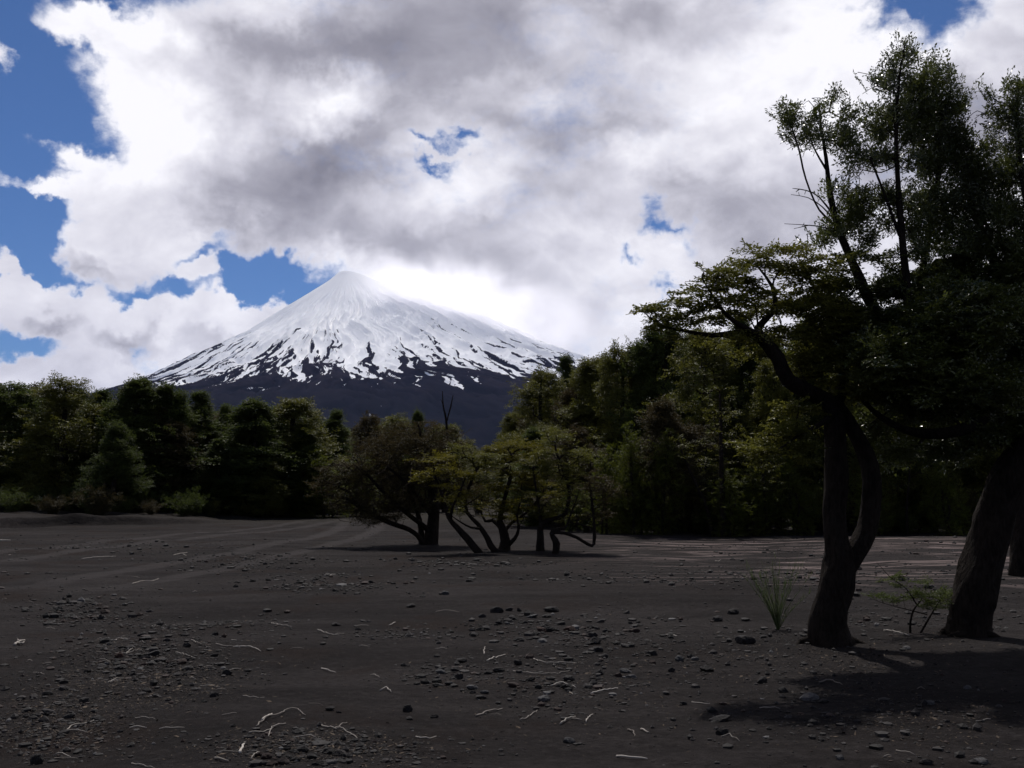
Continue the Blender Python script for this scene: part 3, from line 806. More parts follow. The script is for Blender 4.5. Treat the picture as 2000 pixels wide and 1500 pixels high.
def big_tree(name, limbs, pads, Y0, seed, leafmat, label, group=None, lsize=0.043, slen=0.30, cover=2.2, rt=0.0032, unit_area=0.014, up_z=None, twig_sides=4, keep=1.0, thick=1.0, templ=SPRAYS, ntrunk=1, step=0.12, sides=28, rough=0.17, flat=0.6, tilt=0.3, hi_keep=1.0, roots=0):
    r = np.random.default_rng(seed)
    base = np.array(limbs[0][0][:3]); root = empty(name, tuple(base))
    off = np.array([base[0], base[1], base[2], 0])
    g = Grower(step)
    for L in limbs: g.limb(np.array(L, float) - off, join=len(g.P) > 0)
    T, fl = pads_to_targets(pads, Y0, r, cover, unit_area, thick)
    T = T - base
    tips, dirs, fl = grow_flagged(g, T, fl, r, rt=rt, k=0.42)
    g.limb_mesh('trunk', M_BARK, root, range(ntrunk), sides, rough, r)
    for i in range(ntrunk, len(limbs)): g.limb_mesh('limb', M_BARK, root, [i], max(8, sides - 4), rough, r)
    for i in range(roots):
        an = 2 * math.pi * (i + r.uniform(-.3, .3)) / roots; ln = r.uniform(0.12, 0.38); rb = limbs[0][1][3]; pts = []
        for q, u in enumerate((0.0, 0.25, 0.6, 1.0)):
            rr2 = rb * 0.55 + ln * u; a2 = an + r.normal(0, .12) * q
            x_, y_ = math.cos(a2) * rr2, math.sin(a2) * rr2
            pts.append([x_, y_, float(gz(base[0] + x_, base[1] + y_)) - base[2] + (0.16, 0.045, 0.012, -0.03)[q], rb * (0.42, 0.26, 0.15, 0.05)[q]])
        a = Acc(); Q = resample(np.array(pts), 0.05); tube(a, Q[:, :3], Q[:, 3], 8, True, 0.15, r); a.build('root', M_BARK, root, True)
    g.twig_mesh('twigs', M_TWIG, root, twig_sides)
    a = Acc()
    t_, d_ = tips[fl], dirs[fl]
    ex = t_ + r.normal(0, slen * 0.25, t_.shape) * np.array([1, 1, 0.45])
    t2 = np.concatenate([t_, ex]); d2 = np.concatenate([d_, d_])
    if up_z is not None:
        hi = t2[:, 2] > up_z
        dd = d2[hi] * np.array([0.7, 0.7, 0.5]) + np.array([0.25, 0, 0.75])
        leaves(a, t2[hi], unit(dd), slen * 1.0, lsize, r, templ, 0.0, 0.42, True, 0.7, hi_keep)
        t2, d2 = t2[~hi], d2[~hi]
    leaves(a, t2, d2, slen, lsize, r, templ, flat, 0.5, True, tilt, keep)
    a.build('crown', leafmat, root)
    tag(root, label, 'tree', group)
    return root

A0 = gpt(1624, 1258); YA = A0[1]
def thin_r(L, f):
    return [[[*q[:3], q[3] * f] for q in l] for l in L]
LA = [
    [J(1626, 1268, YA, .235), J(1616, 1236, YA, .195), J(1619, 1190, YA, .178), J(1634, 1140, YA, .165), J(1640, 1095, YA, .160), J(1634, 1060, YA, .125), J(1630, 1000, YA, .122), J(1633, 900, YA, .118), J(1628, 800, YA - .05, .105)],
    [J(1640, 1118, YA, .11), J(1668, 1080, YA + .03, .112), J(1694, 1035, YA + .06, .105), J(1703, 970, YA + .1, .100), J(1700, 910, YA + .12, .090), J(1672, 850, YA + .1, .078), J(1640, 802, YA, .078), J(1612, 782, YA - .1, .08)],
    [J(1628, 810, YA, .10), J(1604, 780, YA - .1, .088), J(1540, 742, YA - .3, .076), J(1520, 700, YA - .4, .070), J(1482, 655, YA - .5, .058), J(1440, 650, YA - .6, .032), J(1390, 655, YA - .65, .024), J(1335, 646, YA - .7, .017), J(1288, 634, YA - .8, .010), J(1256, 608, YA - .8, .004)],
    [J(1500, 676, YA - .45, .05), J(1480, 640, YA - .4, .038), J(1512, 606, YA - .3, .028), J(1508, 560, YA - .3, .018), J(1478, 518, YA - .3, .006)],
    [J(1482, 655, YA - .5, .035), J(1430, 625, YA - .9, .022), J(1400, 590, YA - 1.0, .014), J(1372, 545, YA - 1.1, .005)],
    [J(1628, 805, YA, .075), J(1648, 740, YA + .2, .055), J(1640, 660, YA + .3, .04), J(1600, 580, YA + .2, .024), J(1560, 505, YA + .1, .008)],
    [J(1640, 800, YA, .05), J(1600, 830, YA - .3, .025), J(1560, 850, YA - .5, .015), J(1520, 880, YA - .7, .006)],
]
PA = [(1262, 606, 16, 7, -.8), (1285, 602, 14, 7, -.8), (1300, 620, 30, 10, -.8), (1330, 640, 30, 8, -.7), (1292, 640, 22, 8, -.8), (1390, 535, 34, 9, -1.0), (1372, 546, 22, 7, -1.0), (1352, 572, 30, 9, -1.0), (1345, 592, 24, 8, -1.0),
    (1400, 562, 34, 11, -.9), (1385, 600, 44, 12, -.9), (1362, 626, 42, 10, -.8), (1425, 590, 36, 12, -.7), (1455, 522, 34, 10, -.5), (1462, 548, 32, 11, -.5), (1432, 622, 44, 12, -.6), (1480, 572, 36, 14, -.5), (1492, 492, 30, 8, -.3),
    (1505, 508, 34, 10, -.3), (1540, 488, 36, 9, -.2), (1532, 520, 34, 13, -.2), (1562, 542, 38, 16, 0), (1500, 602, 46, 18, -.3), (1550, 600, 50, 24, 0), (1600, 520, 42, 20, .1), (1602, 572, 44, 24, .1), (1620, 622, 54, 26, .2),
    (1455, 660, 44, 9, -.5), (1560, 662, 54, 20, .1), (1510, 650, 40, 14, -.2), (1485, 692, 32, 10, -.3), (1400, 662, 40, 6, -.7), (1640, 684, 56, 30, .3), (1600, 730, 50, 26, .1), (1560, 800, 40, 14, -.2), (1530, 842, 46, 22, -.5), (1500, 880, 34, 18, -.6), (1580, 700, 40, 20, .1),
    (1560, 880, 34, 18, -.5), (1660, 760, 50, 26, .2), (1700, 720, 50, 30, .4), (1574, 560, 60, 50, .2, -14), (1540, 500, 60, 30, 0, -8), (1576, 468, 4, 18, 0, -3)]
big_tree('forked_tree', thin_r(LA, 0.98), PA, YA, 101, M_LEAF_OLIVE, 'big forked tree in front with one long leafy limb reaching left over the wash', None, roots=6, cover=2.5, flat=0.85, tilt=0.16)

B0 = gpt(1896, 1240); YB = B0[1]
LB = [
    [J(1893, 1256, YB, .31), J(1896, 1215, YB, .255), J(1912, 1130, YB, .245), J(1934, 1040, YB, .235), J(1962, 950, YB - .05, .225), J(2010, 880, YB - .1, .215), J(2060, 800, YB - .1, .20), J(2095, 700, YB, .17)],
    [J(2070, 800, YB - .1, .13), J(2010, 765, YB - .1, .12), J(1950, 790, YB - .15, .105), J(1885, 838, YB - .2, .085), J(1795, 846, YB - .3, .058), J(1722, 815, YB - .3, .038), J(1668, 765, YB - .3, .016)],
    [J(2060, 790, YB, .13), J(1980, 765, YB, .12), J(1900, 735, YB, .11), J(1810, 702, YB, .095), J(1752, 660, YB, .085), J(1706, 600, YB, .070), J(1679, 545, YB, .060), J(1637, 446, YB, .045), J(1620, 369, YB, .034), J(1613, 307, YB, .022), J(1604, 250, YB, .011), J(1600, 200, YB, .004)],
    [J(1752, 660, YB, .07), J(1793, 588, YB + .1, .052), J(1806, 500, YB + .2, .044), J(1826, 400, YB + .3, .034), J(1836, 300, YB + .3, .022), J(1838, 190, YB + .3, .006)],
    [J(1770, 668, YB - .1, .06), J(1772, 580, YB - .2, .052), J(1762, 460, YB - .2, .042), J(1753, 343, YB - .2, .030), J(1750, 250, YB - .2, .019), J(1757, 150, YB - .2, .010), J(1768, 84, YB - .2, .003)],
    [J(2040, 790, YB, .10), J(2000, 650, YB + .2, .085), J(1945, 520, YB + .3, .065), J(1900, 400, YB + .3, .04), J(1882, 290, YB + .3, .012)],
    [J(2080, 760, YB, .11), J(2060, 600, YB - .2, .085), J(2020, 450, YB - .3, .06), J(1990, 300, YB - .3, .035), J(1987, 160, YB - .3, .01)],
    [J(2095, 700, YB, .14), J(2180, 560, YB, .10), J(2250, 420, YB, .06), J(2290, 300, YB, .02)],
    [J(2070, 800, YB, .10), J(2200, 720, YB - .5, .07), J(2330, 690, YB - 1.0, .03)],
    [J(1637, 446, YB, .02), J(1600, 410, YB - .1, .012), J(1574, 350, YB - .1, .010), J(1560, 290, YB - .1, .007), J(1545, 245, YB - .1, .004)],
    [J(1613, 330, YB, .016), J(1590, 290, YB, .010), J(1578, 255, YB, .004)],
    [J(1628, 420, YB, .014), J(1600, 385, YB - .1, .009), J(1575, 372, YB - .1, .006), J(1548, 368, YB - .15, .002)],
    [J(1630, 430, YB, .012), J(1606, 404, YB + .1, .008), J(1578, 386, YB + .1, .005), J(1545, 380, YB + .1, .002)],
    [J(1642, 462, YB, .014), J(1612, 445, YB - .1, .009), J(1580, 440, YB - .1, .006), J(1532, 437, YB - .2, .002)],
    [J(1757, 460, YB - .2, .022), J(1720, 360, YB - .3, .014), J(1700, 310, YB - .3, .006)],
]
PB = [(1541, 250, 16, 26, -.1), (1552, 225, 12, 12, -.1), (1560, 275, 22, 12, -.1), (1577, 256, 17, 18), (1592, 232, 12, 12), (1636, 268, 26, 20), (1660, 222, 14, 14), (1652, 236, 12, 10), (1633, 190, 9, 6), (1668, 288, 22, 14), (1600, 272, 14, 14),
    (1668, 306, 24, 12), (1664, 332, 14, 8), (1769, 98, 6, 14), (1761, 112, 11, 16), (1757, 126, 16, 18), (1753, 150, 14, 14), (1718, 158, 24, 14), (1736, 176, 28, 14), (1802, 172, 40, 22, .2), (1842, 150, 18, 14, .3), (1818, 126, 9, 11, .3), (1852, 170, 16, 14, .3), (1730, 224, 38, 22), (1785, 208, 44, 28, .1),
    (1838, 214, 40, 26, .3), (1870, 206, 14, 14, .3), (1710, 262, 24, 12), (1748, 262, 42, 30), (1820, 255, 54, 36, .3), (1874, 268, 24, 26, .3), (1862, 300, 34, 26, .3), (1920, 290, 30, 16, .3), (1700, 306, 24, 12), (1745, 318, 40, 18), (1838, 322, 56, 34, .3), (1912, 344, 60, 34, .3),
    (1638, 372, 22, 10), (1655, 398, 32, 20), (1670, 424, 32, 20), (1640, 452, 34, 14), (1612, 470, 26, 10), (1592, 476, 18, 8), (1700, 400, 30, 14), (1735, 385, 30, 14), (1775, 395, 40, 26), (1730, 440, 28, 12), (1790, 440, 34, 26), (1690, 478, 26, 12), (1720, 510, 26, 10), (1780, 492, 34, 22), (1660, 500, 26, 12),
    (1850, 400, 56, 44, .3), (1930, 400, 60, 50, .3), (1990, 178, 24, 24, -.3), (1942, 193, 12, 7, -.3), (1968, 232, 30, 30, -.3), (1990, 280, 28, 34, -.3), (1985, 340, 36, 30, -.2), (1980, 450, 50, 60), (1860, 480, 60, 50, .2), (1920, 500, 60, 50, .3), (1850, 560, 66, 44, .2), (1930, 590, 70, 50, .2), (1990, 560, 40, 60),
    (1770, 560, 40, 30), (1720, 565, 34, 14), (1700, 640, 50, 26), (1780, 630, 54, 34), (1850, 650, 64, 40), (1930, 680, 70, 40), (1990, 660, 40, 50), (1740, 700, 54, 28), (1810, 730, 60, 34), (1890, 760, 64, 34), (1960, 750, 50, 40), (1720, 770, 44, 26), (1780, 800, 50, 24), (1850, 810, 44, 18), (1690, 830, 30, 18),
    (1930, 850, 50, 26), (1985, 830, 40, 30), (1640, 560, 40, 20), (1660, 600, 44, 20), (1640, 640, 44, 18), (1850, 880, 44, 16), (1760, 880, 40, 14, -.2), (1780, 700, 120, 60, -1.2), (1880, 620, 110, 70, -1.2), (1900, 760, 100, 50, -1.3),
    (1565, 372, 16, 10, -.1, -5), (1560, 440, 14, 10, -.1, -4), (1600, 205, 40, 26, 0, -16), (1690, 360, 50, 50, 0, -16), (1735, 165, 60, 40, -.1, -8), (1660, 350, 24, 40, 0, -8), (1676, 140, 10, 6, 0, -2), (1900, 225, 16, 16, -.2, -4)]
big_tree('leaning_tree', thin_r(LB, 0.86), PB, YB, 103, M_LEAF_NEAR, 'big dark tree with a thick trunk leaning right and a crown with two tall spires', None, roots=6, cover=3.05, hi_keep=0.72, up_z=at(1750, 480, YB)[2] - B0[2])
# the part of its crown beyond the right edge, which throws the wide shade, belongs to its neighbour
C0 = at(2330, 1200, YB + 0.6); C0[2] = float(gz(C0[0], C0[1])) - 0.05
LCc = [[list(C0) + [.26], J(2335, 1000, YB + .6, .22), J(2320, 800, YB + .6, .19), J(2340, 600, YB + .6, .13), J(2350, 400, YB + .6, .05)],
    [J(2320, 800, YB + .6, .11), J(2230, 700, YB + .1, .08), J(2150, 640, YB - .2, .04), J(2080, 600, YB - .4, .015)],
    [J(2330, 700, YB + .6, .11), J(2420, 600, YB, .08), J(2500, 560, YB - .4, .03)]]
PCc = [(2080, 300, 70, 90), (2090, 480, 80, 90), (2100, 640, 80, 70, -.3), (2200, 400, 90, 110), (2220, 600, 100, 90, -.3), (2340, 480, 120, 130), (2360, 680, 120, 60, -.4), (2480, 560, 90, 90, -.3), (2150, 760, 90, 50, -.6), (2040, 740, 60, 50, -.8)]
big_tree('shade_tree', LCc, PCc, YB + .4, 107, M_LEAF_NEAR, 'dark leafy crown filling the right edge behind the leaning trunk', None, cover=0.5, lsize=0.05, slen=0.4)
D0 = gpt(1994, 1124); YD = D0[1]
LD = [[J(1996, 1132, YD, .24), J(1994, 1080, YD, .17), J(1996, 950, YD, .16), J(2002, 800, YD, .14), J(2006, 650, YD, .09), J(2010, 520, YD, .03)]]
PD = [(1990, 620, 60, 50), (2010, 700, 80, 40), (1960, 760, 50, 30), (2040, 800, 70, 30), (2010, 540, 40, 30)]
big_tree('straight_tree', LD, PD, YD, 109, M_LEAF_NEAR, 'tree with a straight black trunk at the very right edge behind the leaning one', None, cover=1.8, lsize=0.05, slen=0.45, unit_area=0.03)

# ------------------------------------------------------------------ twisted tree thicket in the middle
GT = 'twisted low trees in the middle of the wash'
def YG(px, py): return gpt(px, py)[1]
Y1 = YG(840, 1062)
L1 = [[J(838, 1070, Y1, .26), J(843, 1045, Y1, .20), J(847, 1005, Y1, .17), J(845, 960, Y1, .14), J(834, 900, Y1, .09), J(824, 855, Y1, .045), J(815, 824, Y1, .015)],
    [J(842, 1042, Y1, .10), J(828, 1028, Y1 - .2, .085), J(796, 1004, Y1 - .5, .065), J(760, 972, Y1 - .8, .045), J(722, 932, Y1 - 1, .022), J(690, 892, Y1 - 1, .008)],
    [J(828, 1066, Y1 - .2, .10), J(815, 1046, Y1 - .4, .07), J(798, 1034, Y1 - .6, .06), J(775, 1026, Y1 - .8, .048), J(745, 1014, Y1 - 1, .034), J(705, 992, Y1 - 1.1, .018), J(676, 972, Y1 - 1.1, .007)],
    [J(824, 1064, Y1, .10), J(819, 1015, Y1 + .1, .078), J(800, 960, Y1 + .2, .052), J(772, 900, Y1 + .2, .03), J(752, 850, Y1 + .3, .012)],
    [J(848, 1000, Y1, .09), J(870, 950, Y1 + .3, .06), J(888, 900, Y1 + .4, .03), J(902, 862, Y1 + .4, .012)],
    [J(845, 1010, Y1, .08), J(825, 980, Y1 - .5, .05), J(790, 940, Y1 - .9, .03), J(760, 915, Y1 - 1.1, .012)]]
P1 = [(750, 1005, 60, 18, -.9), (700, 985, 40, 16, -1), (640, 950, 30, 22, -1), (800, 985, 50, 16, -.8), (800, 905, 90, 60, 0), (740, 900, 60, 50, -.5), (860, 880, 55, 45, .2), (820, 850, 50, 28, 0), (700, 930, 40, 35, -1), (770, 860, 50, 30, 0), (690, 965, 30, 24, -1), (890, 900, 30, 40, .3), (770, 960, 60, 36, -.5), (735, 990, 40, 22, -.9), (830, 930, 40, 34, -.8), (720, 1012, 26, 14, -1.0),
    (660, 930, 34, 30, -1), (680, 985, 40, 16, -1), (900, 960, 40, 24, -.5), (780, 950, 120, 70, -.6, -150), (720, 1000, 80, 30, -1, -70), (850, 970, 60, 44, -.6, -60), (790, 1000, 60, 20, -.8, -40)]
big_tree('twisted_tree', L1, P1, Y1, 111, M_LEAF_BROWN, 'largest twisted tree of the thicket, thick short trunk and wide brown twiggy crown', GT, cover=2.1, lsize=0.05, slen=0.42, rt=0.006, unit_area=0.03, keep=0.75, step=0.22, sides=10, templ=SPRAYS_SMALL)
Y2 = YG(938, 1080)
L2 = [[J(940, 1086, Y2, .10), J(930, 1074, Y2, .10), J(914, 1054, Y2, .088), J(894, 1032, Y2, .08), J(876, 1010, Y2, .062), J(866, 976, Y2, .045), J(856, 945, Y2, .026), J(846, 922, Y2, .01)],
    [J(880, 1014, Y2, .05), J(884, 990, Y2 - .2, .035), J(898, 962, Y2 - .3, .022), J(908, 935, Y2 - .3, .01)]]
P2 = [(870, 960, 50, 40, -.2, -40), (830, 930, 30, 8, -.2), (850, 895, 40, 8, 0), (862, 916, 44, 5, -.1), (846, 925, 22, 5, -.1), (876, 974, 28, 6, -.2), (900, 930, 26, 8, -.2), (876, 950, 22, 6, -.2), (905, 962, 20, 6, -.3)]
big_tree('twisted_tree', L2, P2, Y2, 112, M_LEAF_YELLOW, 'twisted tree whose single trunk leans far left, with yellow green sprays', GT, cover=3.6, lsize=0.05, slen=0.38, rt=0.006, unit_area=0.03, flat=0.9, tilt=0.14, step=0.2, sides=10, templ=SPRAYS_SMALL)
Y3 = YG(968, 1078)
L3 = [[J(992, 1082, Y3, .09), J(966, 1076, Y3, .095), J(951, 1050, Y3, .08), J(934, 1024, Y3, .062), J(912, 1000, Y3, .046), J(910, 968, Y3, .032), J(924, 932, Y3, .015)],
    [J(940, 1032, Y3, .045), J(920, 1030, Y3 - .3, .03), J(900, 1020, Y3 - .4, .02), J(880, 1006, Y3 - .4, .008)]]
P3 = [(925, 985, 40, 34, -.2, -40), (930, 900, 36, 14, .2), (900, 880, 30, 12, .2), (948, 892, 32, 8), (952, 910, 30, 6), (930, 935, 24, 8), (938, 965, 24, 6, -.3), (905, 1000, 18, 5, -.3), (925, 985, 18, 6, -.2)]
big_tree('twisted_tree', L3, P3, Y3, 113, M_LEAF_OLIVE, 'twisted tree with a thin hooked trunk, left of the stout one in the thicket', GT, cover=3.4, lsize=0.05, slen=0.38, rt=0.006, unit_area=0.03, flat=0.9, tilt=0.14, step=0.2, sides=10, templ=SPRAYS_SMALL)
Y4 = YG(985, 1074)
L4 = [[J(984, 1080, Y4, .19), J(986, 1056, Y4, .14), J(982, 1034, Y4, .11), J(976, 1016, Y4, .08), J(985, 975, Y4, .05), J(998, 930, Y4, .02)],
    [J(982, 1036, Y4, .07), J(962, 1016, Y4 + .2, .055), J(948, 1018, Y4 + .2, .04), J(938, 990, Y4 + .3, .02), J(948, 960, Y4 + .3, .01)],
    [J(990, 1066, Y4, .08), J(1005, 1052, Y4 - .1, .055), J(1013, 1032, Y4 - .1, .038), J(1010, 1004, Y4 - .1, .022), J(1022, 965, Y4 - .2, .01)],
    [J(984, 1040, Y4, .06), J(1000, 1020, Y4 + .2, .045), J(1030, 1000, Y4 + .3, .03), J(1060, 965, Y4 + .3, .012)]]
P4 = [(1000, 990, 60, 40, 0, -60), (1010, 870, 50, 10, .3), (970, 880, 36, 10, .3), (1050, 880, 36, 10, .3), (1013, 896, 42, 7, .1), (1020, 927, 46, 8), (1027, 941, 40, 7, -.1), (985, 955, 36, 6), (967, 950, 26, 6), (957, 987, 30, 5, -.2), (995, 980, 30, 6), (985, 997, 30, 5, -.1), (964, 1011, 25, 5, -.2), (1037, 994, 26, 5), (1055, 945, 36, 8, .2), (1065, 966, 30, 6, .2), (978, 917, 26, 6), (1000, 1012, 20, 5)]
big_tree('twisted_tree', L4, P4, Y4, 114, M_LEAF_YELLOW, 'stout twisted tree with tiers of yellow green sprays at the middle of the thicket', GT, cover=3.8, lsize=0.05, slen=0.38, rt=0.006, unit_area=0.03, flat=0.9, tilt=0.14, step=0.2, sides=10, templ=SPRAYS_SMALL)
Y5 = YG(1056, 1076)
L5 = [[J(1056, 1082, Y5, .12), J(1055, 1052, Y5, .10), J(1058, 1024, Y5, .075), J(1080, 1014, Y5, .052), J(1103, 1004, Y5, .04), J(1112, 960, Y5, .03), J(1100, 918, Y5, .016), J(1087, 886, Y5, .007)],
    [J(1057, 1028, Y5, .05), J(1052, 990, Y5, .035), J(1046, 950, Y5, .02), J(1040, 910, Y5, .008)]]
P5 = [(1095, 1010, 40, 8, .1), (1060, 1000, 30, 8, 0), (1090, 1000, 60, 26, 0, -40), (1130, 890, 40, 14, .2), (1085, 855, 40, 14, .3), (1083, 980, 32, 6), (1090, 991, 34, 5), (1107, 945, 32, 10), (1086, 908, 36, 10), (1118, 966, 22, 8), (1060, 925, 30, 8), (1040, 900, 30, 9), (1075, 885, 34, 9), (1120, 925, 26, 12), (1040, 965, 24, 6), (1100, 925, 60, 40, 0, -20)]
big_tree('twisted_tree', L5, P5, Y5, 115, M_LEAF_OLIVE, 'twisted tree with a post like trunk and one limb bending right, in the thicket', GT, cover=3.2, lsize=0.05, slen=0.38, rt=0.006, unit_area=0.03, flat=0.9, tilt=0.14, step=0.2, sides=10, templ=SPRAYS_SMALL)
Y6 = YG(1083, 1081)
L6 = [[J(1083, 1086, Y6, .08), J(1087, 1062, Y6, .10), J(1080, 1048, Y6, .065), J(1079, 1036, Y6, .05), J(1104, 1031, Y6, .036), J(1114, 1006, Y6, .022), J(1128, 970, Y6, .008)],
    [J(1080, 1040, Y6, .045), J(1102, 1041, Y6, .044), J(1127, 1050, Y6, .04), J(1150, 1064, Y6, .036), J(1160, 1062, Y6, .032), J(1161, 1030, Y6, .026), J(1156, 980, Y6, .016), J(1150, 935, Y6, .006)],
    [J(1161, 1034, Y6, .016), J(1140, 1026, Y6 + .2, .014), J(1110, 1020, Y6 + .3, .010)],
    [J(1161, 1026, Y6, .014), J(1180, 1022, Y6, .009), J(1200, 1030, Y6, .004)]]
P6 = [(1150, 1010, 34, 8, .1), (1180, 960, 34, 20), (1130, 1010, 40, 12, 0, -20), (1150, 950, 26, 12), (1160, 985, 22, 8), (1135, 975, 24, 8), (1165, 930, 22, 10), (1180, 1000, 18, 8), (1150, 980, 50, 40, 0, -26)]
big_tree('twisted_tree', L6, P6, Y6, 116, M_LEAF_BROWN, 'small twisted tree with a gnarled stump and an arched branch, right end of the thicket', GT, cover=2.6, lsize=0.045, slen=0.34, rt=0.006, unit_area=0.03, flat=0.9, tilt=0.14, step=0.2, sides=10, templ=SPRAYS_SMALL, keep=0.8)

# dead snag standing above the far trees
sb = at(872, 1000, 74); sb[2] = float(gz(sb[0], 74)) - .1
root = empty('dead_snag', tuple(sb)); g = Grower(0.3)
o4 = np.array([*sb, 0])
g.limb(np.array([list(sb) + [.16], J(874, 900, 74, .12), J(872, 826, 74, .09), J(866, 795, 74, .06), J(864, 764, 74, .03)]) - o4)
g.limb(np.array([J(873, 822, 74, .06), J(880, 795, 74, .05), J(885, 772, 74, .03)]) - o4)
g.limb(np.array([J(866, 792, 74, .03), J(861, 780, 74, .02)]) - o4)
g.rad = np.array(g.rmin)
g.limb_mesh('trunk', M_BARK, root, [0], 8, .15, rng); g.limb_mesh('branch', M_BARK, root, [1], 6, .15, rng); g.limb_mesh('branch', M_BARK, root, [2], 6, .15, rng)
tag(root, 'bare forked dead snag standing up against the dark volcano flank', 'dead tree')

# ------------------------------------------------------------------ small plants by the forked tree
p0 = gpt(1519, 1230); root = empty('broom_shrub', tuple(p0)); a = Acc(); lf = Acc(); r = np.random.default_rng(61)
M_BROOM = leaf_mat('broom_green', (0.030, 0.042, 0.016), (0.075, 0.095, 0.035), 0.3, 0.5, 0.3)
for i in range(34):
    tx = r.uniform(-1, 1); h = r.uniform(0.45, 0.86) * (1 - 0.15 * abs(tx)); an = r.uniform(0, 6.28)
    ex = np.array([tx * 0.38, math.sin(an) * 0.25, h])
    P = resample([[0, 0, -.02], [ex[0] * .25 + r.normal(0, .01), ex[1] * .25, h * .35], [ex[0] * .65, ex[1] * .7, h * .72], list(ex)], 0.05)
    tube(a, P, np.linspace(0.0038, 0.0012, len(P)), 4, False)
    for k in range(16):
        q = P[int(r.integers(len(P) // 4, len(P)))]; dv = unit(np.array([tx * .3 + r.normal(0, .25), r.normal(0, .25), 1.0])) * r.uniform(0.05, 0.12)
        wv = np.array([0.0022, 0, 0]); Vq = np.array([q - wv, q + wv, q + dv + wv * .3, q + dv - wv * .3]); lf.add(Vq, np.array([[0, 1, 2, 3]]))
a.build('stems', M_BROOM, root); lf.build('leaves', M_BROOM, root)
tag(root, 'wispy green broom shrub growing alone left of the big forked trunk', 'shrub')
Y7 = YG(1780, 1236)
L7 = [[J(1778, 1242, Y7, .016), J(1778, 1215, Y7, .013), J(1784, 1192, Y7, .011), J(1796, 1176, Y7, .008), J(1806, 1160, Y7, .004)],
    [J(1796, 1240, Y7, .014), J(1810, 1215, Y7, .011), J(1822, 1195, Y7, .009), J(1836, 1172, Y7, .005)],
    [J(1790, 1180, Y7, .008), J(1770, 1150, Y7, .006), J(1740, 1128, Y7, .004), J(1712, 1098, Y7, .002)],
    [J(1810, 1200, Y7, .008), J(1770, 1190, Y7 - .2, .005), J(1725, 1178, Y7 - .3, .003), J(1695, 1166, Y7 - .3, .002)]]
P7 = [(1800, 1166, 26, 8), (1840, 1160, 18, 14), (1822, 1180, 24, 10), (1790, 1158, 20, 7), (1720, 1166, 26, 6, -.3), (1750, 1172, 20, 6, -.2), (1740, 1128, 22, 7), (1765, 1140, 14, 5), (1848, 1175, 14, 10), (1800, 1140, 14, 6)]
big_tree('sapling', L7, P7, Y7, 117, M_LEAF_FOREST, 'small leafy sapling with two bent stems between the forked and the leaning trunk', None, cover=2.2, lsize=0.024, slen=0.13, rt=0.0015, unit_area=0.004, step=0.05, sides=6, rough=.05, templ=SPRAYS_SMALL, ntrunk=2)

# ------------------------------------------------------------------ stones
m, t = new_mat('lava_stone')
tc = t.node('ShaderNodeTexCoord'); oi = t.node('ShaderNodeObjectInfo'); ge = t.node('ShaderNodeNewGeometry')
n = t.noise(tc.outputs['Object'], 5, 6, 0.7)
rd_ = t.math('FRACT', t.math('ADD', oi.outputs['Random'], ge.outputs['Random Per Island']))
c1 = t.mix(t.smooth(rd_, 0.0, 1.0), (0.005, 0.0044, 0.0048), (0.0165, 0.0145, 0.0150))
c1 = t.mix(t.smooth(rd_, 0.86, 0.90), c1, (0.016, 0.009, 0.008))
c1 = t.mix(t.smooth(rd_, 0.975, 0.985), c1, (0.060, 0.058, 0.059))
c1 = t.mix(t.smooth(n, 0.55, 0.8, 0, 0.5), c1, (0.028, 0.026, 0.027))
bp = t.node('ShaderNodeBump', {'Height': n, 'Strength': 0.8, 'Distance': 0.02})
p = t.node('ShaderNodeBsdfPrincipled', {'Base Color': c1, 'Roughness': 0.8, 'Specular IOR Level': 0.15, 'Normal': bp.outputs[0]})
t.node('ShaderNodeOutputMaterial', {0: p.outputs[0]})
M_STONE = m
def stone_mat(name, ca, cb):
    m, t = new_mat(name); tc = t.node('ShaderNodeTexCoord'); n = t.noise(tc.outputs['Object'], 5, 6, 0.7)
    bp = t.node('ShaderNodeBump', {'Height': n, 'Strength': 0.8, 'Distance': 0.02})
    p = t.node('ShaderNodeBsdfPrincipled', {'Base Color': t.mix(t.smooth(n, .35, .7), ca, cb), 'Roughness': 0.8, 'Specular IOR Level': 0.1, 'Normal': bp.outputs[0]})
    t.node('ShaderNodeOutputMaterial', {0: p.outputs[0]}); return m
M_DARKSTONE = stone_mat('dark_lava_stone', (0.006, 0.0055, 0.006), (0.020, 0.018, 0.019))
M_PALESTONE = stone_mat('pale_stone', (0.030, 0.029, 0.030), (0.075, 0.073, 0.075))
M_REDSTONE = stone_mat('reddish_scoria', (0.014, 0.007, 0.006), (0.036, 0.019, 0.016))
M_GREYSTONE = stone_mat('grey_stone', (0.018, 0.018, 0.020), (0.045, 0.045, 0.048))
import bmesh
def ico(sub):
    bm = bmesh.new(); bmesh.ops.create_icosphere(bm, subdivisions=sub, radius=1.0)
    V = np.array([v.co[:] for v in bm.verts]); F = np.array([[v.index for v in f.verts] for f in bm.faces]); bm.free(); return V, F
IV, IF = ico(3); JV, JF = ico(1)
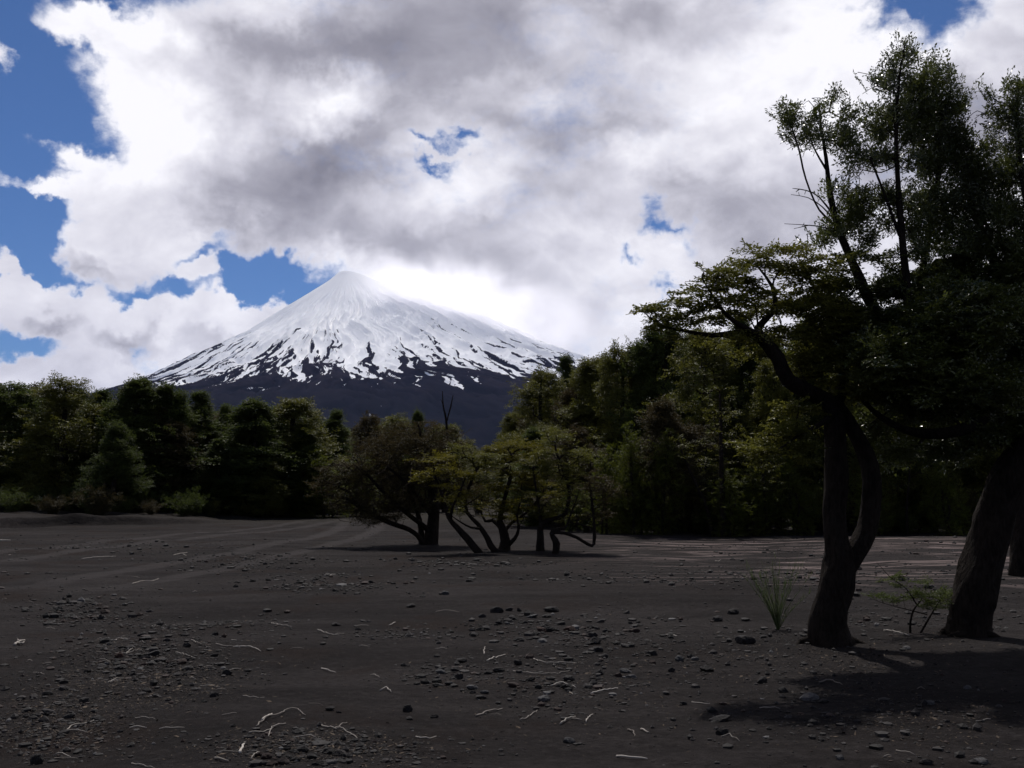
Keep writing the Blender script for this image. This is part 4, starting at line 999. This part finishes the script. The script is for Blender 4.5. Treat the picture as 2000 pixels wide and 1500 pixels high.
def rock_mesh(seed):
    r = np.random.default_rng(seed); V = IV.copy()
    for k in range(9):                       # flat broken faces
        nrm = unit(r.normal(0, 1, 3)); d = r.uniform(0.55, 0.85); h = V @ nrm - d
        V = V - np.maximum(h, 0)[:, None] * nrm[None] * 0.9
    V += unit(V) * ((fnoise(IV[:, 0] * 2.2 + seed, IV[:, 1] * 2.2 + IV[:, 2] * 1.7, seed, 4) - 0.5) * 0.42)[:, None]
    V *= np.array([1.0, r.uniform(0.65, 0.95), r.uniform(0.5, 0.75)]); V /= np.abs(V[:, 0]).max()
    V[:, 2] += 0.30
    me_o = mesh_np('stone', V, IF, M_STONE, smooth=False); me = me_o.data; bpy.data.objects.remove(me_o); return me
RM = [rock_mesh(200 + i) for i in range(14)]
NST = [0]
def stone(px, py, wpx, hpx, label, group, r):
    P = gpt(px, py); hw = wpx / 2 / FPX * P[1]; hh = hpx / FPX * P[1]
    o = bpy.data.objects.new('stone', RM[int(r.integers(0, len(RM)))]); COL.objects.link(o)
    o.location = (P[0], P[1], P[2] - 0.06 * hh); o.scale = (hw, hw * r.uniform(0.7, 1.1), hh * 0.95); o.rotation_euler = (r.normal(0, .12), r.normal(0, .12), r.uniform(-0.5, 0.5) + (math.pi if r.random() < .5 else 0))
    tag(o, label, 'stone', group)
    mt_ = None
    if 'small dark lava stone lying among' not in label:
        mt_ = M_REDSTONE if 'redd' in label else M_PALESTONE if ('pale' in label.split(' near')[0][:26] or 'light' in label[:26]) else M_GREYSTONE if ('grey' in label[:30] or 'bluish' in label) else M_DARKSTONE
        o.material_slots[0].link = 'OBJECT'; o.material_slots[0].material = mt_
    NST[0] += 1
    return o
SG = 'lava stones scattered on the ash'
r = np.random.default_rng(77)
BIG = [(1453, 1256, 42, 22, 'biggest dark lava stone, left of the broom shrub and forked trunk'), (1430, 1199, 28, 12, 'flat dark stone behind and left of the biggest stone'), (1400, 1213, 28, 14, 'dark stone just left of the flat one behind the biggest stone'),
    (970, 1196, 28, 14, 'block shaped dark stone at the left of the row in the middle of the wash'), (995, 1193, 16, 9, 'small stone right of the block shaped one in the middle row'), (1014, 1194, 12, 11, 'small upright stone between the block shaped and the wide stone of the middle row'), (1077, 1194, 30, 13, 'wide dark stone at the right of the row in the middle of the wash'),
    (917, 1136, 16, 7, 'lone oblong dark stone on bare ash in front of the thicket'), (870, 1161, 17, 9, 'bluish round stone on bare ash, nearer than the lone oblong one'), (803, 1184, 20, 8, 'low dark stone left of the middle row of stones'), (657, 1222, 20, 10, 'dark round stone on bare ash left of the centre'),
    (1056, 1234, 27, 12, 'reddish brown stone right of the centre, nearer than the middle row'), (1163, 1257, 26, 17, 'dark rounded stone at the top of a short diagonal line of stones'), (1168, 1272, 24, 12, 'second stone of the short diagonal line, touching the rounded one'), (1182, 1284, 18, 10, 'last and lowest stone of the short diagonal line'),
    (1011, 1298, 20, 13, 'dark stone beside the long bleached twigs near the centre'), (860, 1315, 24, 12, 'grey stone left of the dark round one near the centre'), (898, 1326, 20, 14, 'dark round stone among pebbles near the centre'), (946, 1354, 20, 11, 'small pointed grey stone in front of the dark round one near the centre'),
    (1062, 1369, 29, 18, 'smooth light grey egg shaped stone near the centre foreground'), (1052, 1344, 17, 11, 'dark stone right behind the light grey egg shaped one'), (797, 1390, 23, 19, 'tall knobbly black stone alone in the middle foreground'), (645, 1387, 19, 12, 'black stone with a smaller one to its right in the left middle foreground'),
    (661, 1392, 12, 7, 'small stone right beside the black stone of the left middle foreground'), (848, 1402, 18, 8, 'flat stone right of the tall knobbly black stone'), (1110, 1450, 30, 12, 'flat rounded grey stone between two white twigs in the foreground'), (1409, 1434, 28, 19, 'black block of stone at the edge of the leaf shade in the foreground'),
    (1408, 1408, 46, 13, 'long dark stone behind the black block at the edge of the shade'), (1640, 1482, 20, 11, 'light topped stone at the bottom right foreground'), (1918, 1490, 32, 13, 'pale stone in the bottom right corner'), (1605, 1447, 15, 9, 'small dark stone left of the light topped one at the bottom right'),
    (1580, 1366, 40, 14, 'light grey rough stone lying in the leaf shade'), (1608, 1372, 22, 12, 'dark stone touching the light grey rough one in the leaf shade'), (1770, 1268, 18, 9, 'pale round stone in the deep shade between the two big trunks'), (418, 1360, 18, 13, 'black stone alone on bare ash at the left of the foreground'),
    (72, 1492, 28, 26, 'tall black stone at the bottom left corner'), (456, 1419, 13, 8, 'small black stone behind the white twigs on the left'), (278, 1242, 19, 8, 'flat dark stone at the edge of the left gravel patch'), (232, 1284, 18, 13, 'reddish black stone beside thin white twigs on the left'),
    (1358, 1289, 18, 8, 'pale flat stone left of the leaf shade'), (1325, 1291, 20, 15, 'grey stone of the pair left of the leaf shade'), (1380, 1310, 28, 13, 'dark stone in front of the pale flat one left of the leaf shade'), (1312, 1312, 15, 11, 'dark small stone left of the pair near the leaf shade'), (1275, 1279, 28, 11, 'wide low stone right of the diagonal line of stones'),
    (1171, 1317, 17, 13, 'dark cube like stone below the diagonal line of stones'), (1222, 1313, 26, 10, 'flat pale topped stone right of the cube like one'), (1335, 1376, 14, 9, 'small dark stone in the foreground, left edge of the leaf shade'), (1488, 1333, 24, 14, 'dark round stone in the far part of the leaf shade'), (1530, 1352, 22, 14, 'dark stone lying where two branch shadows cross'),
    (1235, 1324, 26, 8, 'pale greenish flat stone in front of the flat pale topped one'), (903, 1293, 26, 11, 'dark low stone left of a bleached twig near the centre'), (1115, 1232, 30, 11, 'cluster topping grey stone right of the reddish brown one'), (1040, 1206, 26, 9, 'flat bluish stone in front of the middle row of stones'), (975, 1219, 18, 9, 'dark stone in front of the block shaped one'), (1815, 1376, 22, 10, 'pale streaked stone in the right hand shade'), (1890, 1345, 18, 9, 'small pale stone deep in the right hand shade'), (1810, 1492, 30, 12, 'dark flat stone near the bottom right edge')]
for (px, py, w_, h_, lb) in BIG: stone(px, py, w_, h_, lb, SG, r)
CL = [(150, 1195, 120, 22, 26), (290, 1285, 170, 55, 40), (470, 1096, 120, 18, 14), (620, 1140, 120, 18, 24), (1180, 1245, 160, 45, 46), (1010, 1225, 120, 30, 26), (900, 1320, 110, 30, 20), (620, 1475, 150, 25, 18), (120, 1380, 130, 60, 18), (1100, 1330, 130, 50, 30), (1650, 1400, 260, 80, 18), (1400, 1290, 120, 60, 18)]
placed = 0
for (cx, cy, rx, ry, nn) in CL:
    for i in range(nn):
        if NST[0] >= 298: break
        px = cx + r.normal(0, .5) * rx; py = min(1494, cy + r.normal(0, .5) * ry)
        if not (0 <= px <= 2000): continue
        d = gpt(px, py)[1]; wpx = min(26, max(7, r.lognormal(-2.55, 0.4) * FPX / d))
        stone(px, py, wpx, wpx * r.uniform(0.35, 0.55), 'small dark lava stone lying among gravel and other small stones on the ash', SG, r)

# gravel: many thousands of pebbles
r = np.random.default_rng(91)
pos = []
def gpt_fast(px, py):
    P = []
    c, s_ = math.cos(PITCH), math.sin(PITCH); u = (750 - py) / FPX; rr_ = (px - 1000) / FPX
    dy = c - u * s_; dz_ = s_ + u * c; k = -EYE / dz_
    return rr_ * k, dy * k
for (cx, cy, rx, ry, nn) in [(150, 1195, 130, 24, 900), (290, 1290, 200, 60, 2600), (480, 1096, 170, 16, 900), (620, 1142, 160, 22, 900), (1180, 1250, 190, 60, 1100), (1010, 1225, 150, 30, 500), (900, 1320, 140, 36, 600), (640, 1480, 220, 40, 1300), (100, 1400, 170, 80, 1800), (1120, 1340, 170, 60, 900), (1650, 1380, 380, 110, 1700), (1480, 1270, 240, 50, 900), (1800, 1200, 260, 50, 900), (250, 1070, 300, 16, 900), (900, 1100, 180, 8, 600), (1500, 1130, 500, 24, 1500), (1650, 1075, 400, 20, 900), (380, 1220, 160, 16, 500), (780, 1240, 120, 16, 400)]:
    px = cx + r.normal(0, .55, nn) * rx; py = cy + r.normal(0, .55, nn) * ry
    py = np.clip(py, 1030, 1560)
    x, y = gpt_fast(px, py); pos.append(np.stack([x, y], -1))
n = 22000
y = r.uniform(4.0, 40.0, n) ** 1.0; x = r.uniform(-1, 1, n) * (y * 0.62 + 2.0)
f = fnoise(x / 1.6, y / 1.1, 51, 4); pos.append(np.stack([x, y], -1)[r.random(n) < np.clip((f - 0.52) * 9, 0.025, 1) * np.clip(16 / y, 0.25, 1)])
pos = np.concatenate(pos)
n = len(pos); sz = np.clip(r.lognormal(-4.75, 0.75, n), 0.004, 0.060) * np.clip(pos[:, 1] / 11, 0.75, 1.5)
Vt = JV[None] * (1 + r.uniform(-0.28, 0.28, (40, len(JV), 1))); Vt = Vt * np.stack([np.ones(40), r.uniform(.6, 1, 40), r.uniform(.45, .8, 40)], -1)[:, None, :]
wh = r.integers(0, 40, n); an = r.uniform(0, 6.28, n); ca, sa = np.cos(an), np.sin(an)
Vp = Vt[wh] * sz[:, None, None]
X = Vp[..., 0] * ca[:, None] - Vp[..., 1] * sa[:, None] + pos[:, :1]; Yv = Vp[..., 0] * sa[:, None] + Vp[..., 1] * ca[:, None] + pos[:, 1:]
Zv = Vp[..., 2] + (gz(pos[:, 0], pos[:, 1]) + sz * r.uniform(-0.15, 0.25, n))[:, None]
Vg = np.stack([X, Yv, Zv], -1).reshape(-1, 3); Fg = (JF[None] + (np.arange(n) * len(JV))[:, None, None]).reshape(-1, 3)
gr = mesh_np('gravel', Vg, Fg, M_STONE); tag(gr, 'loose dark lava gravel lying in patches on the ash', kind='stuff')

# ------------------------------------------------------------------ bleached twigs and driftwood on the ash
m, t = new_mat('bleached_wood')
tc = t.node('ShaderNodeTexCoord'); oi = t.node('ShaderNodeObjectInfo')
mp = t.node('ShaderNodeMapping', {0: tc.outputs['Object']}); mp.inputs['Scale'].default_value = (1, 1, 1)
n_ = t.noise(mp.outputs[0], 60, 4, 0.6)
c_ = t.mix(oi.outputs['Random'], (0.06, 0.048, 0.040), (0.27, 0.245, 0.22)); c_ = t.mix(t.smooth(n_, 0.55, 0.8, 0, .6), c_, (0.06, 0.045, 0.035))
p = t.node('ShaderNodeBsdfPrincipled', {'Base Color': c_, 'Roughness': 0.75, 'Specular IOR Level': 0.3}); t.node('ShaderNodeOutputMaterial', {0: p.outputs[0]})
M_WOOD = m
TG = 'bleached twigs lying on the ash'
def twig(lines, rad, label, r, name='twig', cat='twig'):
    rad = rad * 0.68
    c = gpt(*lines[0][0]); root_p = c; a = Acc()
    for li, ln in enumerate(lines):
        P = np.array([gpt(*q) for q in ln]); P[:, 2] += rad * 0.9
        if len(P) > 2: P[1:-1, 2] += r.uniform(0, 0.02, len(P) - 2)
        P = resample(P - root_p, 0.03); P[1:-1] += r.normal(0, 0.0032, P[1:-1].shape)
        rr_ = rad * (1 if li == 0 else 0.7) * np.linspace(1.0, 0.55, len(P)) * (1 + r.normal(0, .06, len(P)))
        tube(a, P, rr_, 6, True)
    o = a.build(name, M_WOOD, None, True); o.location = root_p
    tag(o, label, cat, TG); return o
r = np.random.default_rng(5)
TW = [
    ([[(500, 1420), (520, 1406), (545, 1399), (562, 1388), (580, 1388), (597, 1398)]], .008, 'longest curved bleached twig with a hump, left foreground'),
    ([[(512, 1409), (522, 1403), (531, 1396)]], .013, 'short thick white stick crossing the longest curved twig'),
    ([[(129, 1428), (138, 1420), (155, 1416), (175, 1412), (192, 1405)], [(130, 1428), (150, 1431), (172, 1432)]], .008, 'forked bleached twig bent like a hook at the far left foreground'),
    ([[(628, 1418), (650, 1425), (670, 1428), (685, 1434), (698, 1444)], [(652, 1425), (665, 1419), (678, 1413)]], .010, 'branched pale stick sloping down to the right in the left foreground'),
    ([[(930, 1400), (955, 1392), (981, 1386)]], .012, 'straight pale stick in the middle foreground, left of the egg shaped stone'),
    ([[(1002, 1311), (1030, 1316), (1060, 1318), (1090, 1315), (1116, 1310)]], .007, 'long thin gently sagging twig near the centre'),
    ([[(1154, 1356), (1180, 1351), (1207, 1345)]], .009, 'straight pale twig right of the egg shaped stone'),
    ([[(1094, 1416), (1110, 1407), (1124, 1401)], [(1116, 1405), (1135, 1407)]], .010, 'short pale forked stick in front of the egg shaped stone'),
    ([[(1204, 1479), (1230, 1483), (1264, 1484)]], .010, 'pale stick near the bottom edge right of the centre'),
    ([[(374, 1250), (386, 1259), (400, 1261), (412, 1260)]], .009, 'left piece of the chain of broken twigs at the left'),
    ([[(422, 1258), (440, 1262), (455, 1263)]], .008, 'middle piece of the chain of broken twigs at the left'),
    ([[(456, 1264), (475, 1264), (492, 1267), (510, 1273)]], .008, 'right piece of the chain of broken twigs at the left'),
    ([[(343, 1275), (360, 1279), (382, 1286)]], .007, 'thin twig just below the chain of broken twigs'),
    ([[(486, 1432), (505, 1431), (522, 1428), (540, 1420), (558, 1414)], [(524, 1440), (530, 1428), (536, 1420)]], .008, 'grey crooked twig below the longest curved one'),
    ([[(469, 1472), (474, 1462), (478, 1452)]], .012, 'short white twig standing nearly end on, lower left foreground'),
    ([[(420, 1483), (432, 1487), (446, 1489)]], .012, 'short fat pale stick at the bottom edge, left'),
    ([[(490, 1485), (500, 1476), (506, 1470)]], .007, 'thin pale twig by the stones at the bottom edge, left'),
    ([[(951, 1291), (968, 1286), (987, 1279)]], .009, 'straight twig above the long sagging one near the centre'),
    ([[(1042, 1287), (1055, 1294), (1075, 1297), (1100, 1296), (1126, 1296)], [(1080, 1297), (1086, 1304)]], .006, 'thin branched twig right of the straight one near the centre'),
    ([[(1076, 1340), (1100, 1336), (1125, 1344)], [(1090, 1337), (1105, 1346), (1119, 1357)]], .007, 'crossed pair of twigs behind and right of the egg shaped stone'),
    ([[(1145, 1411), (1149, 1403), (1158, 1396)]], .008, 'small yellowish bent twig right of the foreground forked stick'),
    ([[(1226, 1426), (1236, 1432), (1239, 1440)]], .008, 'small white bent twig in the right middle foreground'),
    ([[(1252, 1426), (1267, 1432)]], .011, 'short white chip beside the small bent twig'),
    ([[(812, 1440), (832, 1443), (852, 1439)]], .007, 'brown thin twig below the tall knobbly black stone'),
    ([[(742, 1350), (754, 1347), (764, 1353)]], .010, 'short bright curved bark piece in the middle left foreground'),
    ([[(945, 1279), (946, 1270), (947, 1264)]], .009, 'short white stick pointing away, near the centre'),
    ([[(628, 1306), (640, 1312), (656, 1314)]], .008, 'short twig alone on bare ash left of the centre'),
    ([[(160, 1092), (190, 1090), (226, 1087)]], .016, 'long pale stick far off on the left'),
    ([[(338, 1085), (352, 1083), (366, 1080)], [(358, 1083), (364, 1086)]], .018, 'pale forked stick far off beside the dark gravel'),
    ([[(258, 1141), (280, 1136), (296, 1136), (310, 1131)]], .014, 'reddish crooked stick in the middle distance, left'),
    ([[(245, 1278), (256, 1270), (266, 1262)], [(246, 1278), (262, 1274), (280, 1268)]], .006, 'thin forked white twig above the left gravel patch'),
    ([[(223, 1251), (232, 1248), (250, 1249)]], .007, 'thin arched twig left of the chain of broken twigs'),
    ([[(850, 1196), (872, 1193), (897, 1196)]], .008, 'thin pale twig left of the middle row of stones'),
    ([[(1600, 1333), (1620, 1331), (1645, 1338)], ], .008, 'thin curved twig at the sunlit edge of the trunk shadow'),
    ([[(1300, 1241), (1312, 1241), (1322, 1243)]], .012, 'short pale piece of wood left of the biggest stone'),
    ([[(760, 1222), (768, 1220), (772, 1216)]], .010, 'bright curved wood chip on the bare ash left of the centre'),
    ([[(530, 1217), (548, 1222), (570, 1224)]], .007, 'thin faint twig on bare ash, middle left'),
    ([[(620, 1230), (640, 1239), (663, 1241)]], .006, 'thin curved twig right of the faint one, middle left'),
    ([[(1726, 1232), (1745, 1236), (1776, 1242)], [(1745, 1236), (1760, 1234)]], .009, 'pale stick under the sapling between the big trunks'),
    ([[(0, 1056), (20, 1056)]], .03, 'pale log far off at the left edge'),
    ([[(1015, 1407), (1030, 1403), (1050, 1388)]], .006, 'thin faint twig left of the egg shaped stone, foreground'),
    ([[(295, 1292), (312, 1288)]], .007, 'tiny pale twig on the left gravel patch, upper one'),
    ([[(210, 1334), (228, 1328), (242, 1325)]], .006, 'thin brown twig on the lower edge of the left gravel patch'),
]
for L_, rd, lb in TW: twig(L_, rd, lb, r)
for i in range(70):
    px = r.uniform(0, 1990); py = 1060 + 430 * r.random() ** 0.8; 
    if i % 2: px = r.normal(300, 170); py = r.normal(1310, 60)
    px = min(max(px, 5), 1990); py = min(py, 1492); d = gpt(px, py)[1]
    ln = r.uniform(0.05, 0.18) * FPX / d; an = r.normal(0, 0.35)
    twig([[(px, py), (px + ln * .5 * math.cos(an), py + ln * .12 * math.sin(an) + r.normal(0, .8)), (px + ln * math.cos(an), py + ln * .28 * math.sin(an))]], r.uniform(.003, .006) * max(1, d / 12), 'tiny broken bleached twig lying flat on the ash among many others', r)
twig([[(28, 1262), (36, 1257), (48, 1253)], [(34, 1258), (42, 1261), (47, 1256)], [(40, 1255), (34, 1251)]], .022, 'bright white forked scrap of wood at the far left edge', r, 'wood_scrap', 'wood scrap')

# ------------------------------------------------------------------ thin cloud clinging to the upper right of the cone
m, t = new_mat('cloud_vapour')
tc = t.node('ShaderNodeTexCoord'); P_ = tc.outputs['Object']
n_ = t.noise(P_, 0.0016, 5, 0.6, 0.3)
d2 = t.vmath('MULTIPLY', P_, (1 / 1500.0, 1 / 600.0, 1 / 520.0))
ln = t.node('ShaderNodeVectorMath', {0: d2}, operation='LENGTH').outputs['Value']
fall = t.smooth(ln, 0.25, 1.0, 1.0, 0.0)
den = t.math('MULTIPLY', t.smooth(t.math('ADD', n_, t.math('MULTIPLY', fall, 0.16)), 0.50, 0.78), t.math('MULTIPLY', fall, 0.0042))
pv = t.node('ShaderNodeVolumePrincipled', {'Color': (0.96, 0.96, 1.0, 1), 'Density': den, 'Anisotropy': 0.72})
t.node('ShaderNodeOutputMaterial', {1: pv.outputs[0]})
V8 = np.array([[x, y, z] for x in (-1500, 1500) for y in (-650, 650) for z in (-520, 520)], float)
F8 = np.array([[0, 1, 3, 2], [4, 6, 7, 5], [0, 4, 5, 1], [2, 3, 7, 6], [0, 2, 6, 4], [1, 5, 7, 3]])
cl = mesh_np('cloud', V8, F8, m); cl.location = (VX + 1080, VY - 850, VZ - 400); cl.rotation_euler = (0, R(16), 0)
tag(cl, 'thin cloud veil clinging to the upper right of the snowy cone', kind='stuff')
scene.cycles.volume_step_rate = 1.0
scene.cycles.volume_max_steps = 64

# ------------------------------------------------------------------ air: faint haze that tints the far slopes blue
m, t = new_mat('air')
pv = t.node('ShaderNodeVolumePrincipled', {'Color': (0.42, 0.56, 1.0, 1), 'Density': 7.0e-6, 'Anisotropy': 0.0})
t.node('ShaderNodeOutputMaterial', {1: pv.outputs[0]})
zlo = min(float(ZV.min()), float(GZ.min())) - 1.0; zhi = VZ + 620.0
V8 = np.array([[x, y, z] for x in (-25500, 25500) for y in (-20500, 30500) for z in (zlo, zhi)], float)
hz = mesh_np('haze', V8, F8, m); tag(hz, 'faint bluish haze in the air', kind='stuff')

# ------------------------------------------------------------------ fine leaf and twig litter
m, t = new_mat('litter')
ge = t.node('ShaderNodeNewGeometry')
c_ = t.mix(t.math('POWER', ge.outputs['Random Per Island'], 2.5), (0.014, 0.009, 0.006), (0.075, 0.055, 0.038))
p = t.node('ShaderNodeBsdfPrincipled', {'Base Color': c_, 'Roughness': 0.8, 'Specular IOR Level': 0.1}); t.node('ShaderNodeOutputMaterial', {0: p.outputs[0]})
r = np.random.default_rng(133); pp = []
for (cx, cy, rx, ry, nn) in [(300, 1310, 170, 60, 3600), (120, 1400, 160, 70, 2200), (600, 1480, 200, 40, 1500), (1650, 1290, 260, 40, 2200), (1800, 1400, 240, 70, 1500), (950, 1090, 240, 12, 1500), (1100, 1330, 200, 70, 1200), (1000, 1250, 900, 200, 2600)]:
    px = cx + r.normal(0, .6, nn) * rx; py = np.clip(cy + r.normal(0, .6, nn) * ry, 1050, 1560); x, y = gpt_fast(px, py); pp.append(np.stack([x, y, gz(x, y) + 0.004], -1))
pp = np.concatenate(pp); n = len(pp); an = r.uniform(0, 6.28, n); ln = r.uniform(0.004, 0.013, n) * np.where(r.random(n) < .1, 2.4, 1); wd = ln * r.uniform(0.12, 0.45, n)
dx = np.stack([np.cos(an) * ln, np.sin(an) * ln, r.normal(0, .25, n) * ln], -1); dw = np.stack([-np.sin(an) * wd, np.cos(an) * wd, r.uniform(0, .5, n) * wd], -1)
Vl = np.stack([pp - dx, pp + dw, pp + dx, pp - dw], 1).reshape(-1, 3)
li_ = mesh_np('leaf_litter', Vl, np.arange(len(Vl)).reshape(-1, 4), m); tag(li_, 'brown leaf and twig crumbs scattered over the ash', kind='stuff')
#@@NEXT@@
